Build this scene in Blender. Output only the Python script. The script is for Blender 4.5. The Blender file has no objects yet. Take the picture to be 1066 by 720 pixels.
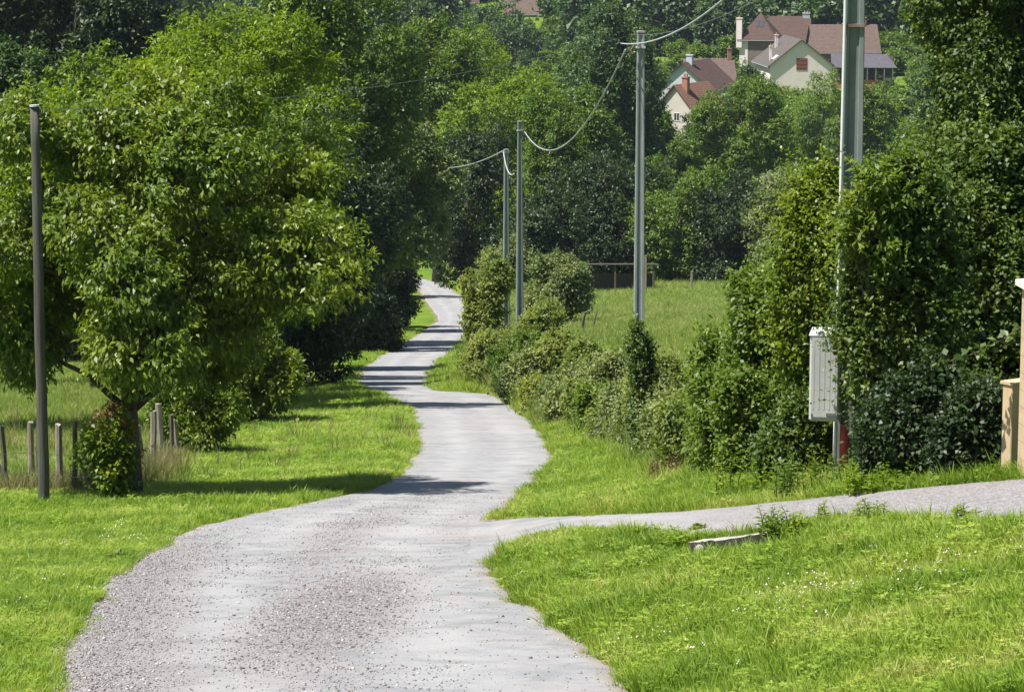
import bpy, math, random
import numpy as np

C = bpy.context.scene.collection
sc = bpy.context.scene
R = math.radians
PI = math.pi

# ------------------------------------------------------------------ camera, world, sun, exposure
F = 3000.0                      # focal length in photo pixels (photo 1066 x 720)
PITCH = R(9.09)
cam_d = bpy.data.cameras.new('camera')
cam_d.sensor_width = 36.0
cam_d.lens = F / 1066.0 * 36.0
cam_d.clip_start = 0.5
cam_d.clip_end = 9000
cam = bpy.data.objects.new('camera', cam_d)
C.objects.link(cam)
cam.location = (0, 0, 0)
cam.rotation_euler = (PI / 2 - PITCH, 0, 0)
sc.camera = cam

SUN_EL = R(63)
SUN_DIR = np.array([-0.91, -0.41, 0.0]); SUN_DIR /= np.linalg.norm(SUN_DIR)
SUN_VEC = np.array([SUN_DIR[0] * math.cos(SUN_EL), SUN_DIR[1] * math.cos(SUN_EL), math.sin(SUN_EL)])
w = bpy.data.worlds.new('World'); sc.world = w; w.use_nodes = True
nt = w.node_tree
bg = nt.nodes['Background']
sky = nt.nodes.new('ShaderNodeTexSky')
sky.sky_type = 'NISHITA'; sky.sun_disc = False
sky.sun_elevation = SUN_EL
sky.sun_rotation = math.atan2(SUN_VEC[0], SUN_VEC[1])
sky.air_density = 1.0; sky.dust_density = 1.0
nt.links.new(sky.outputs[0], bg.inputs[0])
bg.inputs[1].default_value = 0.06
sun_l = bpy.data.lights.new('sun', 'SUN'); sun_l.energy = 5.0; sun_l.angle = R(0.6); sun_l.color = (1.0, 0.975, 0.935)
sun = bpy.data.objects.new('sun', sun_l); C.objects.link(sun)
from mathutils import Vector, Matrix
sun.rotation_euler = Vector(SUN_VEC).to_track_quat('Z', 'Y').to_euler()
sc.view_settings.view_transform = 'Standard'
sc.view_settings.look = 'None'
sc.view_settings.gamma = 1
sc.view_settings.use_curve_mapping = False
sc.view_settings.exposure = 1.0
cy = sc.cycles
cy.max_bounces = 6; cy.diffuse_bounces = 3; cy.glossy_bounces = 2; cy.transmission_bounces = 3
cy.transparent_max_bounces = 4; cy.volume_bounces = 0
cy.caustics_reflective = False; cy.caustics_refractive = False
cy.use_denoising = True
cy.sample_clamp_indirect = 4
sc.render.use_persistent_data = False

rng = np.random.default_rng(7)

# ------------------------------------------------------------------ projection helpers
cp, sp_ = math.cos(PITCH), math.sin(PITCH)


def ray(px, py):
    a = (px - 533.0) / F; b = -(py - 360.0) / F
    # camera forward (0,cp,-sp), up (0,sp,cp)
    return np.array([a, cp + b * sp_, -sp_ + b * cp])


def W(px, py, Y):
    d = ray(px, py)
    return d * (Y / d[1])


ROWS = [(720, 22), (620, 31), (560, 40), (530, 48), (500, 58), (478, 66), (453, 76), (431, 88), (410, 104), (395, 128),
        (372, 160), (340, 207), (316, 250), (290, 308)]
_Yk = [0.0] + [y for _, y in ROWS] + [360, 450, 533, 640, 760, 900, 1100, 1500]
_Zk = [-2.6] + [W(533, r, y)[2] for r, y in ROWS] + [-43, -41, -38.5, -34, -24, -4, 26, 70]
_Yf = np.linspace(-60, 1500, 3121)
_Zf = np.interp(_Yf, _Yk, _Zk)
_Zf[_Yf < 0] = -2.6 - 0.1 * _Yf[_Yf < 0]
_k = np.exp(-0.5 * (np.arange(-24, 25) / 8.0) ** 2); _k /= _k.sum()
_Zs = np.convolve(np.pad(_Zf, 24, mode='edge'), _k, mode='valid')


def zr(Y):
    return np.interp(Y, _Yf, _Zs)


def hit_z(px, py, zf):
    d = ray(px, py)
    Y = np.geomspace(8, 1400, 2600)
    P = d[None, :] * (Y / d[1])[:, None]
    g = zf(P[:, 0], P[:, 1]) - P[:, 2]
    i = np.argmax(g >= 0)
    if g[i] < 0:
        i = len(Y) - 1
    if i == 0:
        return P[0]
    t = -g[i - 1] / (g[i] - g[i - 1] + 1e-12)
    return P[i - 1] + (P[i] - P[i - 1]) * min(max(t, 0), 1)


ROAD = [((25, 840), (760, 850)), ((48, 750), (705, 760)), ((58, 715), (668, 722)), ((82, 644), (583, 648)),
        ((117, 600), (520, 604)), ((206, 548), (509, 570)), ((300, 527), (516, 541)), ((385, 508), (545, 514)),
        ((422, 482), (577, 482)), ((431, 455), (571, 457)), ((425, 431), (553, 437)), ((401, 413), (513, 411)),
        ((376, 403), (455, 406)), ((374, 390), (447, 391)), ((394, 372), (460, 374)), ((447, 340), (488, 347)),
        ((455, 330), (492, 320)), ((437, 304), (474, 304)), ((424, 292), (447, 292)), ((400, 285), (410, 285)),
        ((372, 281), (376, 281))]
zf0 = lambda X, Y: zr(Y)
L0 = np.array([hit_z(*l, zf0) for l, r in ROAD]); R0 = np.array([hit_z(*r, zf0) for l, r in ROAD])


def catmull(P, n):
    P = np.asarray(P); Q = np.vstack([2 * P[0] - P[1], P, 2 * P[-1] - P[-2]])
    out = []
    for i in range(1, len(Q) - 2):
        t = np.linspace(0, 1, n, endpoint=False)[:, None]
        a, b, c, d = Q[i - 1], Q[i], Q[i + 1], Q[i + 2]
        out.append(.5 * (2 * b + (c - a) * t + (2 * a - 5 * b + 4 * c - d) * t ** 2 + (3 * b - a - 3 * c + d) * t ** 3))
    out.append(P[-1:])
    return np.vstack(out)


RL = catmull(L0, 24)[:, :2]; RR = catmull(R0, 24)[:, :2]
n_ = len(RL)
# ragged edges
_e = np.random.default_rng(3)


def ragged(n, amp):
    a = _e.normal(0, 1, n)
    k = np.exp(-0.5 * (np.arange(-3, 4) / 1.2) ** 2); k /= k.sum()
    return np.convolve(a, k, mode='same') * amp


RL = RL + np.c_[ragged(n_, .10), np.zeros(n_)]
RR = RR + np.c_[ragged(n_, .10), np.zeros(n_)]
_o = np.argsort(RR[:, 1])
_yy = np.linspace(10, 400, 800)
_xr = np.interp(_yy, RR[_o, 1], RR[_o, 0])
_k2 = np.exp(-0.5 * (np.arange(-8, 9) / 3.0) ** 2); _k2 /= _k2.sum()
_xr = np.convolve(np.pad(_xr, 8, mode='edge'), _k2, mode='valid')
_ol = np.argsort(RL[:, 1])
_xl = np.interp(_yy, RL[_ol, 1], RL[_ol, 0])


def sstep(t):
    t = np.clip(t, 0, 1); return t * t * (3 - 2 * t)


CUL = [None]


def ground(X, Y):
    X = np.asarray(X, float); Y = np.asarray(Y, float)
    z = zr(Y)
    d = np.maximum(X - np.interp(Y, _yy, _xr), 0)
    near = .22 * np.minimum(d, 7) + .05 * np.maximum(d - 7, 0)
    b0 = np.interp(Y, [33, 42, 63, 83, 108, 150, 250], [3.4, 3.2, 1.9, 1.3, .8, .6, .5])
    bh = np.interp(Y, [33, 60, 100, 250], [.5, 1.0, 1.15, 1.0])
    dd = np.minimum(d, b0)
    far = .10 * dd + bh * sstep((d - b0) / 1.5) + np.interp(Y, [40, 110, 170, 250], [.10, .12, .07, .035]) * np.clip(d - b0 - .8, 0, 26)
    t = sstep((Y - 40) / 18)
    s = near * (1 - t) + far * t
    s = s * (1 - sstep((Y - 255) / 60))
    z = z + s
    # left side: shallow dip beyond the verge
    dl = np.maximum(np.interp(Y, _yy, _xl) - X, 0)
    z = z - .10 * sstep((dl - .5) / 3) * (1 - sstep((Y - 250) / 60))
    if CUL[0] is not None:
        (xa, ya), (xb, yb) = CUL[0]
        fr = (ya + (yb - ya) * (X - xa) / (xb - xa)) - Y + .02
        z = z - .30 * np.exp(-((X - (xa + xb) / 2) / .75) ** 4) * 1.35 * sstep(fr / .12) * np.exp(-(np.maximum(fr, 0) / 1.5) ** 2)
    return z


def hit(px, py):
    return hit_z(px, py, ground)


def at(px, Y):
    """ground point at photo column px and distance Y"""
    X = (px - 533.0) / F * (Y * 1.01)
    for _ in range(4):
        z = float(ground(X, Y)); D = Y * cp - z * sp_
        X = (px - 533.0) / F * D
    return np.array([X, Y, float(ground(X, Y))])


# driveway edges (photo columns and rows on the ground)
DU = [(455, 550), (505, 543), (540, 540), (600, 538), (659, 536), (720, 532), (797, 525), (870, 517), (925, 512), (985, 506), (1040, 501), (1100, 496), (1200, 488)]
DL = [(455, 596), (505, 585), (532, 570), (580, 556), (640, 551), (690, 560), (760, 556), (829, 549), (875, 543), (925, 539), (980, 542), (1040, 547), (1140, 550)]
DUw = catmull([hit(*p) for p in DU], 10)[:, :2]; DLw = catmull([hit(*p) for p in DL], 10)[:, :2]
DLw = DLw + np.c_[np.zeros(len(DLw)), ragged(len(DLw), .06)]
DUw = DUw + np.c_[np.zeros(len(DUw)), ragged(len(DUw), .06)]
_c = hit(718, 567); _d = hit(803, 557); CUL[0] = (_c[:2], _d[:2])

road_poly = np.vstack([RL, RR[::-1]])
drive_poly = np.vstack([DUw, DLw[::-1]])


def pip(P, poly):
    x, y = P[:, 0], P[:, 1]; inside = np.zeros(len(P), bool)
    j = len(poly) - 1
    for i in range(len(poly)):
        xi, yi = poly[i]; xj, yj = poly[j]
        if yi != yj:
            c = ((yi > y) != (yj > y)) & (x < (xj - xi) * (y - yi) / (yj - yi) + xi)
            inside ^= c
        j = i
    return inside


# ------------------------------------------------------------------ object helpers
def props(o, label=None, cat=None, group=None, kind=None):
    if label: o['label'] = label
    if cat: o['category'] = cat
    if group: o['group'] = group
    if kind: o['kind'] = kind
    return o


def empty(name, loc, label=None, cat=None, group=None, rz=0):
    o = bpy.data.objects.new(name, None); C.objects.link(o)
    o.location = [float(v) for v in loc]; o.rotation_euler = (0, 0, rz)
    o.empty_display_size = .3
    return props(o, label, cat, group)


def link(name, me, mat, parent=None):
    if mat is not None:
        me.materials.append(mat)
    o = bpy.data.objects.new(name, me); C.objects.link(o)
    if parent is not None: o.parent = parent
    return o


def np_mesh(name, V, Fq, tint=None, smooth=False, uv=None):
    """V (n,3), Fq (m,k) uniform faces"""
    me = bpy.data.meshes.new(name)
    V = np.ascontiguousarray(V, np.float32); Fq = np.ascontiguousarray(Fq, np.int32)
    m, k = Fq.shape
    me.vertices.add(len(V)); me.vertices.foreach_set('co', V.ravel())
    me.loops.add(m * k); me.loops.foreach_set('vertex_index', Fq.ravel())
    me.polygons.add(m)
    me.polygons.foreach_set('loop_start', np.arange(0, m * k, k, dtype=np.int32))
    me.polygons.foreach_set('loop_total', np.full(m, k, np.int32))
    if smooth: me.polygons.foreach_set('use_smooth', np.ones(m, bool))
    me.update(calc_edges=True)
    if tint is not None:
        a = me.attributes.new('tint', 'FLOAT', 'POINT'); a.data.foreach_set('value', np.asarray(tint, np.float32))
    if uv is not None:
        l = me.uv_layers.new(name='UVMap'); l.data.foreach_set('uv', np.asarray(uv, np.float32)[Fq.ravel()].ravel())
    return me


class MB:
    """collects mixed polygons into one mesh"""
    def __init__(s): s.v = []; s.f = []
    def poly(s, pts):
        b = len(s.v); s.v += [tuple(map(float, p)) for p in pts]; s.f.append(tuple(range(b, b + len(pts))))
    def box(s, x0, x1, y0, y1, z0, z1, bev=0.0, M=None, taper=1.0):
        # optionally chamfered vertical edges; taper scales the top
        if bev > 0:
            p = [(x0 + bev, y0), (x1 - bev, y0), (x1, y0 + bev), (x1, y1 - bev), (x1 - bev, y1), (x0 + bev, y1), (x0, y1 - bev), (x0, y0 + bev)]
        else:
            p = [(x0, y0), (x1, y0), (x1, y1), (x0, y1)]
        cx, cy_ = (x0 + x1) / 2, (y0 + y1) / 2
        lo = [(x, y, z0) for x, y in p]; hi = [(cx + (x - cx) * taper, cy_ + (y - cy_) * taper, z1) for x, y in p]
        s.prism(lo, hi, M)
    def prism(s, lo, hi, M=None):
        b = len(s.v); n = len(lo)
        pts = [Vector(p) for p in lo + hi]
        if M is not None: pts = [M @ p for p in pts]
        s.v += [tuple(p) for p in pts]
        s.f.append(tuple(range(b + n - 1, b - 1, -1))); s.f.append(tuple(range(b + n, b + 2 * n)))
        for i in range(n):
            j = (i + 1) % n; s.f.append((b + i, b + j, b + n + j, b + n + i))
    def tube(s, pts, rad, n=8, cap=True):
        pts = [Vector([float(c) for c in p]) for p in pts]
        if not hasattr(rad, '__len__'): rad = [rad] * len(pts)
        b = len(s.v); prev = None
        for i, p in enumerate(pts):
            d = (pts[min(i + 1, len(pts) - 1)] - pts[max(i - 1, 0)]).normalized()
            if prev is None:
                a = Vector((1, 0, 0)) if abs(d.x) < .9 else Vector((0, 1, 0))
                u = (a - d * a.dot(d)).normalized()
            else:
                u = (prev - d * prev.dot(d)).normalized()
            prev = u; v = d.cross(u)
            for k in range(n):
                t = 2 * PI * k / n
                s.v.append(tuple(p + (u * math.cos(t) + v * math.sin(t)) * rad[i]))
        for i in range(len(pts) - 1):
            for k in range(n):
                k2 = (k + 1) % n
                s.f.append((b + i * n + k, b + i * n + k2, b + (i + 1) * n + k2, b + (i + 1) * n + k))
        if cap:
            s.f.append(tuple(b + k for k in range(n - 1, -1, -1)))
            e = b + (len(pts) - 1) * n; s.f.append(tuple(e + k for k in range(n)))
    def build(s, name, mat, parent=None, smooth=False):
        me = bpy.data.meshes.new(name); me.from_pydata(s.v, [], s.f); me.update()
        if smooth: me.polygons.foreach_set('use_smooth', [True] * len(me.polygons))
        return link(name, me, mat, parent)


# ------------------------------------------------------------------ materials
def newmat(name):
    m = bpy.data.materials.new(name); m.use_nodes = True
    return m, m.node_tree, m.node_tree.nodes['Principled BSDF']


def ramp(nt, fac, stops):
    r = nt.nodes.new('ShaderNodeValToRGB'); e = r.color_ramp.elements
    while len(e) < len(stops): e.new(.5)
    for i, (p, c) in enumerate(stops):
        e[i].position = p; e[i].color = (*c, 1)
    nt.links.new(fac, r.inputs[0]); return r.outputs[0]


def noise(nt, scale, detail=4, rough=.6, coord=None, dist=0.0):
    n = nt.nodes.new('ShaderNodeTexNoise'); n.inputs['Scale'].default_value = scale
    n.inputs['Detail'].default_value = detail; n.inputs['Roughness'].default_value = rough
    n.inputs['Distortion'].default_value = dist
    if coord is not None: nt.links.new(coord, n.inputs['Vector'])
    return n.outputs['Fac']


def objco(nt):
    return nt.nodes.new('ShaderNodeTexCoord').outputs['Object']


def geopos(nt):
    return nt.nodes.new('ShaderNodeNewGeometry').outputs['Position']


def mixc(nt, fac, a, b, mode='MIX'):
    m = nt.nodes.new('ShaderNodeMix'); m.data_type = 'RGBA'; m.blend_type = mode
    for i, v in ((0, fac), (6, a), (7, b)):
        if isinstance(v, (int, float)): m.inputs[i].default_value = v
        elif isinstance(v, tuple): m.inputs[i].default_value = (*v, 1)
        else: nt.links.new(v, m.inputs[i])
    return m.outputs[2]


def mathn(nt, op, a, b=0.0, c=None):
    m = nt.nodes.new('ShaderNodeMath'); m.operation = op
    for i, v in enumerate((a, b) if c is None else (a, b, c)):
        if isinstance(v, (int, float)): m.inputs[i].default_value = v
        else: nt.links.new(v, m.inputs[i])
    return m.outputs[0]


def bump(nt, h, strength, dist=.02):
    b = nt.nodes.new('ShaderNodeBump'); b.inputs['Strength'].default_value = strength; b.inputs['Distance'].default_value = dist
    nt.links.new(h, b.inputs['Height']); return b.outputs[0]


def rough_mat(name, c1, c2, scale=6, rough=.85, bmp=.3, stops=None, detail=6, stretch=None, spec=.3, dist=.02):
    m, nt, p = newmat(name)
    co = objco(nt)
    if stretch:
        mp = nt.nodes.new('ShaderNodeMapping'); mp.inputs['Scale'].default_value = stretch
        nt.links.new(co, mp.inputs[0]); co = mp.outputs[0]
    n = noise(nt, scale, detail, .65, co)
    col = ramp(nt, n, stops or [(.3, c1), (.7, c2)])
    nt.links.new(col, p.inputs['Base Color']); p.inputs['Roughness'].default_value = rough
    p.inputs['Specular IOR Level'].default_value = spec
    if bmp: nt.links.new(bump(nt, n, bmp, dist), p.inputs['Normal'])
    return m


def leaf_mat(name, dark, mid, light, gloss=.45, trans=.35, spec=.5, tcol=None):
    m, nt, p = newmat(name)
    a = nt.nodes.new('ShaderNodeAttribute'); a.attribute_name = 'tint'
    col = ramp(nt, a.outputs['Fac'], [(0, dark), (.5, mid), (1, light)])
    n = noise(nt, .55, 2, .5, geopos(nt))
    f = ramp(nt, n, [(.35, (.78, .85, .85)), (.65, (1.15, 1.08, 1.0))])
    col = mixc(nt, 1.0, col, f, 'MULTIPLY')
    nt.links.new(col, p.inputs['Base Color'])
    p.inputs['Roughness'].default_value = gloss; p.inputs['Specular IOR Level'].default_value = spec
    t = nt.nodes.new('ShaderNodeBsdfTranslucent')
    tc = mixc(nt, 1.0, col, tcol or (1.5, 1.55, .45), 'MULTIPLY')
    nt.links.new(tc, t.inputs[0])
    mx = nt.nodes.new('ShaderNodeMixShader'); mx.inputs[0].default_value = trans
    nt.links.new(p.outputs[0], mx.inputs[1]); nt.links.new(t.outputs[0], mx.inputs[2])
    nt.links.new(mx.outputs[0], nt.nodes['Material Output'].inputs[0])
    return m


M = {}
M['walnut'] = leaf_mat('walnut leaf', (.07, .11, .010), (.13, .19, .016), (.22, .27, .028), .46, .36, .45)
M['ash'] = leaf_mat('ash leaf', (.09, .145, .010), (.145, .22, .014), (.22, .29, .022), .5, .36, .35)
M['mid'] = leaf_mat('mid green leaf', (.055, .10, .012), (.10, .165, .018), (.165, .23, .03), .5, .30, .35)
M['dark'] = leaf_mat('dark green and shaded leaf', (.018, .034, .010), (.03, .054, .014), (.055, .085, .022), .5, .2, .4)
M['blue'] = leaf_mat('blue green leaf', (.035, .07, .022), (.065, .115, .035), (.12, .175, .06), .5, .24, .4)
M['grey'] = leaf_mat('grey green leaf', (.09, .125, .04), (.16, .205, .075), (.26, .30, .15), .55, .32, .3)
M['hazel'] = leaf_mat('hazel leaf', (.035, .065, .012), (.075, .12, .02), (.15, .205, .045), .5, .32, .4)
M['willow'] = leaf_mat('willow leaf', (.11, .17, .035), (.15, .22, .05), (.19, .27, .07), .5, .4, .3)
M['bramble'] = leaf_mat('bramble leaf', (.12, .16, .035), (.19, .235, .06), (.29, .31, .12), .55, .40, .25)
M['nettle'] = leaf_mat('nettle leaf', (.07, .12, .016), (.12, .18, .028), (.18, .235, .045), .5, .38, .3)
M['deadstem'] = leaf_mat('dry reddish stem', (.10, .05, .035), (.16, .085, .06), (.24, .17, .11), .7, .1, .1, (1, .9, .8))
M['redleaf'] = leaf_mat('young reddish leaf', (.16, .07, .03), (.20, .13, .04), (.26, .17, .08), .45, .3, .4, (1.3, 1, .7))
M['bark'] = rough_mat('bark', (.055, .045, .035), (.15, .13, .105), 9, .9, .8, stretch=(1, 1, .25), dist=.05)
M['twig'] = rough_mat('nettle', (.06, .05, .035), (.13, .11, .08), 14, .9, .2)
M['concrete'] = rough_mat('pole concrete', (.18, .20, .19), (.29, .31, .29), 5, .9, .25, stretch=(1, 1, .35))
M['concrete_green'] = rough_mat('weathered pole concrete', (.12, .145, .13), (.21, .235, .215), 4, .9, .25, stretch=(1, 1, .3))
M['polewood'] = rough_mat('tarred pole wood', (.045, .043, .034), (.11, .105, .085), 10, .85, .5, stretch=(2.2, 2.2, .12), dist=.03)
M['stakewood'] = rough_mat('grey stake wood', (.13, .11, .085), (.33, .28, .22), 12, .9, .6, stretch=(3, 3, .2), dist=.03)
M['stakedark'] = rough_mat('dark stake wood', (.05, .042, .036), (.15, .125, .105), 12, .9, .6, stretch=(3, 3, .2), dist=.03)
M['cutwood'] = rough_mat('cut wood end', (.5, .42, .33), (.62, .55, .45), 20, .8, .1)
M['white_plastic'] = rough_mat('weathered white plastic', (.34, .345, .32), (.50, .50, .47), 3, .45, .05, stretch=(1, 1, .3), spec=.5)
M['grey_pipe'] = rough_mat('pale grey pipe', (.5, .51, .5), (.66, .67, .66), 4, .4, .05, spec=.5)
M['cable'] = rough_mat('pale cable sheath', (.33, .35, .36), (.45, .47, .48), 3, .45, 0, spec=.5)
M['thinwire'] = rough_mat('old grey wire', (.09, .10, .10), (.16, .17, .17), 3, .5, 0)
M['metal'] = rough_mat('rusty metal', (.12, .07, .045), (.25, .2, .17), 12, .6, .3)
M['zinc'] = rough_mat('dull zinc', (.35, .36, .36), (.5, .5, .5), 8, .5, .1)
M['redtube'] = rough_mat('red plastic duct', (.34, .045, .025), (.45, .07, .04), 6, .5, .1, spec=.4)
M['stone'] = rough_mat('slab stone', (.17, .155, .13), (.46, .44, .40), 7, .9, .5, dist=.02)
M['shaded_moss_stone'] = rough_mat('mossy stone edge with painted shade', (.025, .025, .018), (.065, .06, .045), 9, .95, .6, dist=.02)  # near-black: shade put into the colour on top of the moss
M['sand_render'] = rough_mat('sand coloured block', (.40, .29, .17), (.52, .39, .24), 5, .92, .35, dist=.01)
M['capstone'] = rough_mat('pale cap stone', (.55, .49, .42), (.66, .60, .52), 8, .85, .2)
M['white_wall'] = rough_mat('white render', (.66, .56, .52), (.78, .665, .62), .6, .9, .05)
M['cream_wall'] = rough_mat('grey cream render', (.42, .38, .32), (.52, .47, .40), .6, .9, .05)
M['brown_wall'] = rough_mat('brown stone wall', (.13, .10, .085), (.21, .165, .14), 1.2, .9, .3)
M['blue_wall'] = rough_mat('pale blue grey render', (.36, .40, .42), (.45, .48, .50), .6, .9, .05)
M['shutter'] = rough_mat('red brown shutter', (.17, .055, .04), (.24, .085, .06), 3, .7, .1, stretch=(4, 4, .3))
M['glass'] = rough_mat('window glass', (.02, .025, .03), (.05, .055, .06), 1, .08, 0, spec=.8)
M['frame_paint'] = rough_mat('painted frame', (.55, .55, .52), (.65, .65, .62), 2, .6, 0)
M['brick'] = rough_mat('chimney brick', (.26, .12, .08), (.36, .18, .12), 6, .9, .3)


def roof_mat(name, c1, c2, c3, rows=3.2):
    m, nt, p = newmat(name)
    uv = nt.nodes.new('ShaderNodeUVMap').outputs[0]
    mp = nt.nodes.new('ShaderNodeMapping'); mp.inputs['Scale'].default_value = (1, 1, 1); nt.links.new(uv, mp.inputs[0])
    b = nt.nodes.new('ShaderNodeTexBrick'); nt.links.new(mp.outputs[0], b.inputs[0])
    b.inputs['Color1'].default_value = (*c1, 1); b.inputs['Color2'].default_value = (*c2, 1)
    b.inputs['Mortar'].default_value = (c1[0] * .35, c1[1] * .35, c1[2] * .35, 1)
    b.inputs['Scale'].default_value = 1; b.inputs['Mortar Size'].default_value = .035
    b.inputs['Brick Width'].default_value = .45; b.inputs['Row Height'].default_value = .36
    n = noise(nt, .9, 5, .7, uv)
    f = ramp(nt, n, [(.38, (0, 0, 0)), (.62, (1, 1, 1))])
    col = mixc(nt, f, b.outputs[0], c3)
    col = mixc(nt, .45, b.outputs[0], col)
    nt.links.new(col, p.inputs['Base Color']); p.inputs['Roughness'].default_value = .9
    p.inputs['Specular IOR Level'].default_value = .2
    nt.links.new(bump(nt, b.outputs['Fac'], -.6, .06), p.inputs['Normal'])
    return m


M['roof_brown'] = roof_mat('brown plain tiles', (.09, .055, .045), (.125, .075, .058), (.075, .055, .05))
M['roof_pink'] = roof_mat('faded pink brown tiles', (.125, .085, .07), (.17, .115, .095), (.10, .075, .065))
M['roof_grey'] = roof_mat('grey brown tiles', (.10, .083, .072), (.14, .118, .10), (.085, .075, .068))
M['roof_red'] = roof_mat('orange red tiles', (.20, .10, .07), (.24, .125, .085), (.15, .09, .07))
M['roof_slate'] = roof_mat('slate', (.09, .08, .09), (.12, .11, .12), (.08, .075, .085))


def ground_mat():
    m, nt, p = newmat('meadow soil and turf')
    g = geopos(nt)
    n1 = noise(nt, .35, 5, .6, g); n2 = noise(nt, 6, 6, .7, g); n3 = noise(nt, .06, 3, .5, g)
    c = ramp(nt, n2, [(.3, (.06, .10, .012)), (.55, (.11, .17, .018)), (.75, (.18, .22, .035))])
    c2 = ramp(nt, n1, [(.4, (.75, .85, .8)), (.6, (1.25, 1.15, 1.0))])
    c = mixc(nt, 1, c, c2, 'MULTIPLY')
    soil = ramp(nt, n2, [(.3, (.13, .10, .07)), (.7, (.24, .20, .14))])
    at_ = nt.nodes.new('ShaderNodeAttribute'); at_.attribute_name = 'soil'
    f = mathn(nt, 'MULTIPLY', at_.outputs['Fac'], ramp(nt, n2, [(.25, (.4, .4, .4)), (.6, (1, 1, 1))]))
    c = mixc(nt, f, c, soil)
    nt.links.new(c, p.inputs['Base Color']); p.inputs['Roughness'].default_value = .95
    p.inputs['Specular IOR Level'].default_value = .1
    nt.links.new(bump(nt, n2, .6, .05), p.inputs['Normal'])
    return m


M['ground'] = ground_mat()


def grass_mat(name, stops, patch=True):
    m, nt, p = newmat(name)
    g = geopos(nt)
    a = nt.nodes.new('ShaderNodeAttribute'); a.attribute_name = 'tint'
    oi = nt.nodes.new('ShaderNodeObjectInfo')
    n1 = noise(nt, .45, 4, .6, g); n2 = noise(nt, 2.6, 3, .6, g)
    v = mathn(nt, 'MULTIPLY_ADD', n1, 2.1, -.75)
    v = mathn(nt, 'MULTIPLY_ADD', n2, .7, mathn(nt, 'ADD', v, -.25))
    v = mathn(nt, 'MULTIPLY_ADD', a.outputs['Fac'], .35, mathn(nt, 'ADD', v, -.12))
    v = mathn(nt, 'MULTIPLY_ADD', oi.outputs['Random'], .3, mathn(nt, 'ADD', v, -.15))
    col = ramp(nt, v, stops)
    nt.links.new(col, p.inputs['Base Color'])
    p.inputs['Roughness'].default_value = .5; p.inputs['Specular IOR Level'].default_value = .25
    t = nt.nodes.new('ShaderNodeBsdfTranslucent')
    nt.links.new(mixc(nt, 1.0, col, (1.2, 1.25, .6), 'MULTIPLY'), t.inputs[0])
    mx = nt.nodes.new('ShaderNodeMixShader'); mx.inputs[0].default_value = .4
    nt.links.new(p.outputs[0], mx.inputs[1]); nt.links.new(t.outputs[0], mx.inputs[2])
    nt.links.new(mx.outputs[0], nt.nodes['Material Output'].inputs[0])
    return m


M['grass'] = grass_mat('mown grass', [(.1, (.12, .20, .019)), (.4, (.205, .305, .031)), (.7, (.30, .375, .055)), (1, (.43, .42, .15))])
M['field'] = grass_mat('meadow grass', [(.1, (.14, .20, .04)), (.45, (.22, .28, .06)), (.75, (.31, .34, .10)), (1, (.42, .38, .20))])
M['dry'] = grass_mat('dry tall grass', [(.1, (.10, .12, .03)), (.5, (.20, .19, .08)), (1, (.32, .27, .15))])


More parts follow.
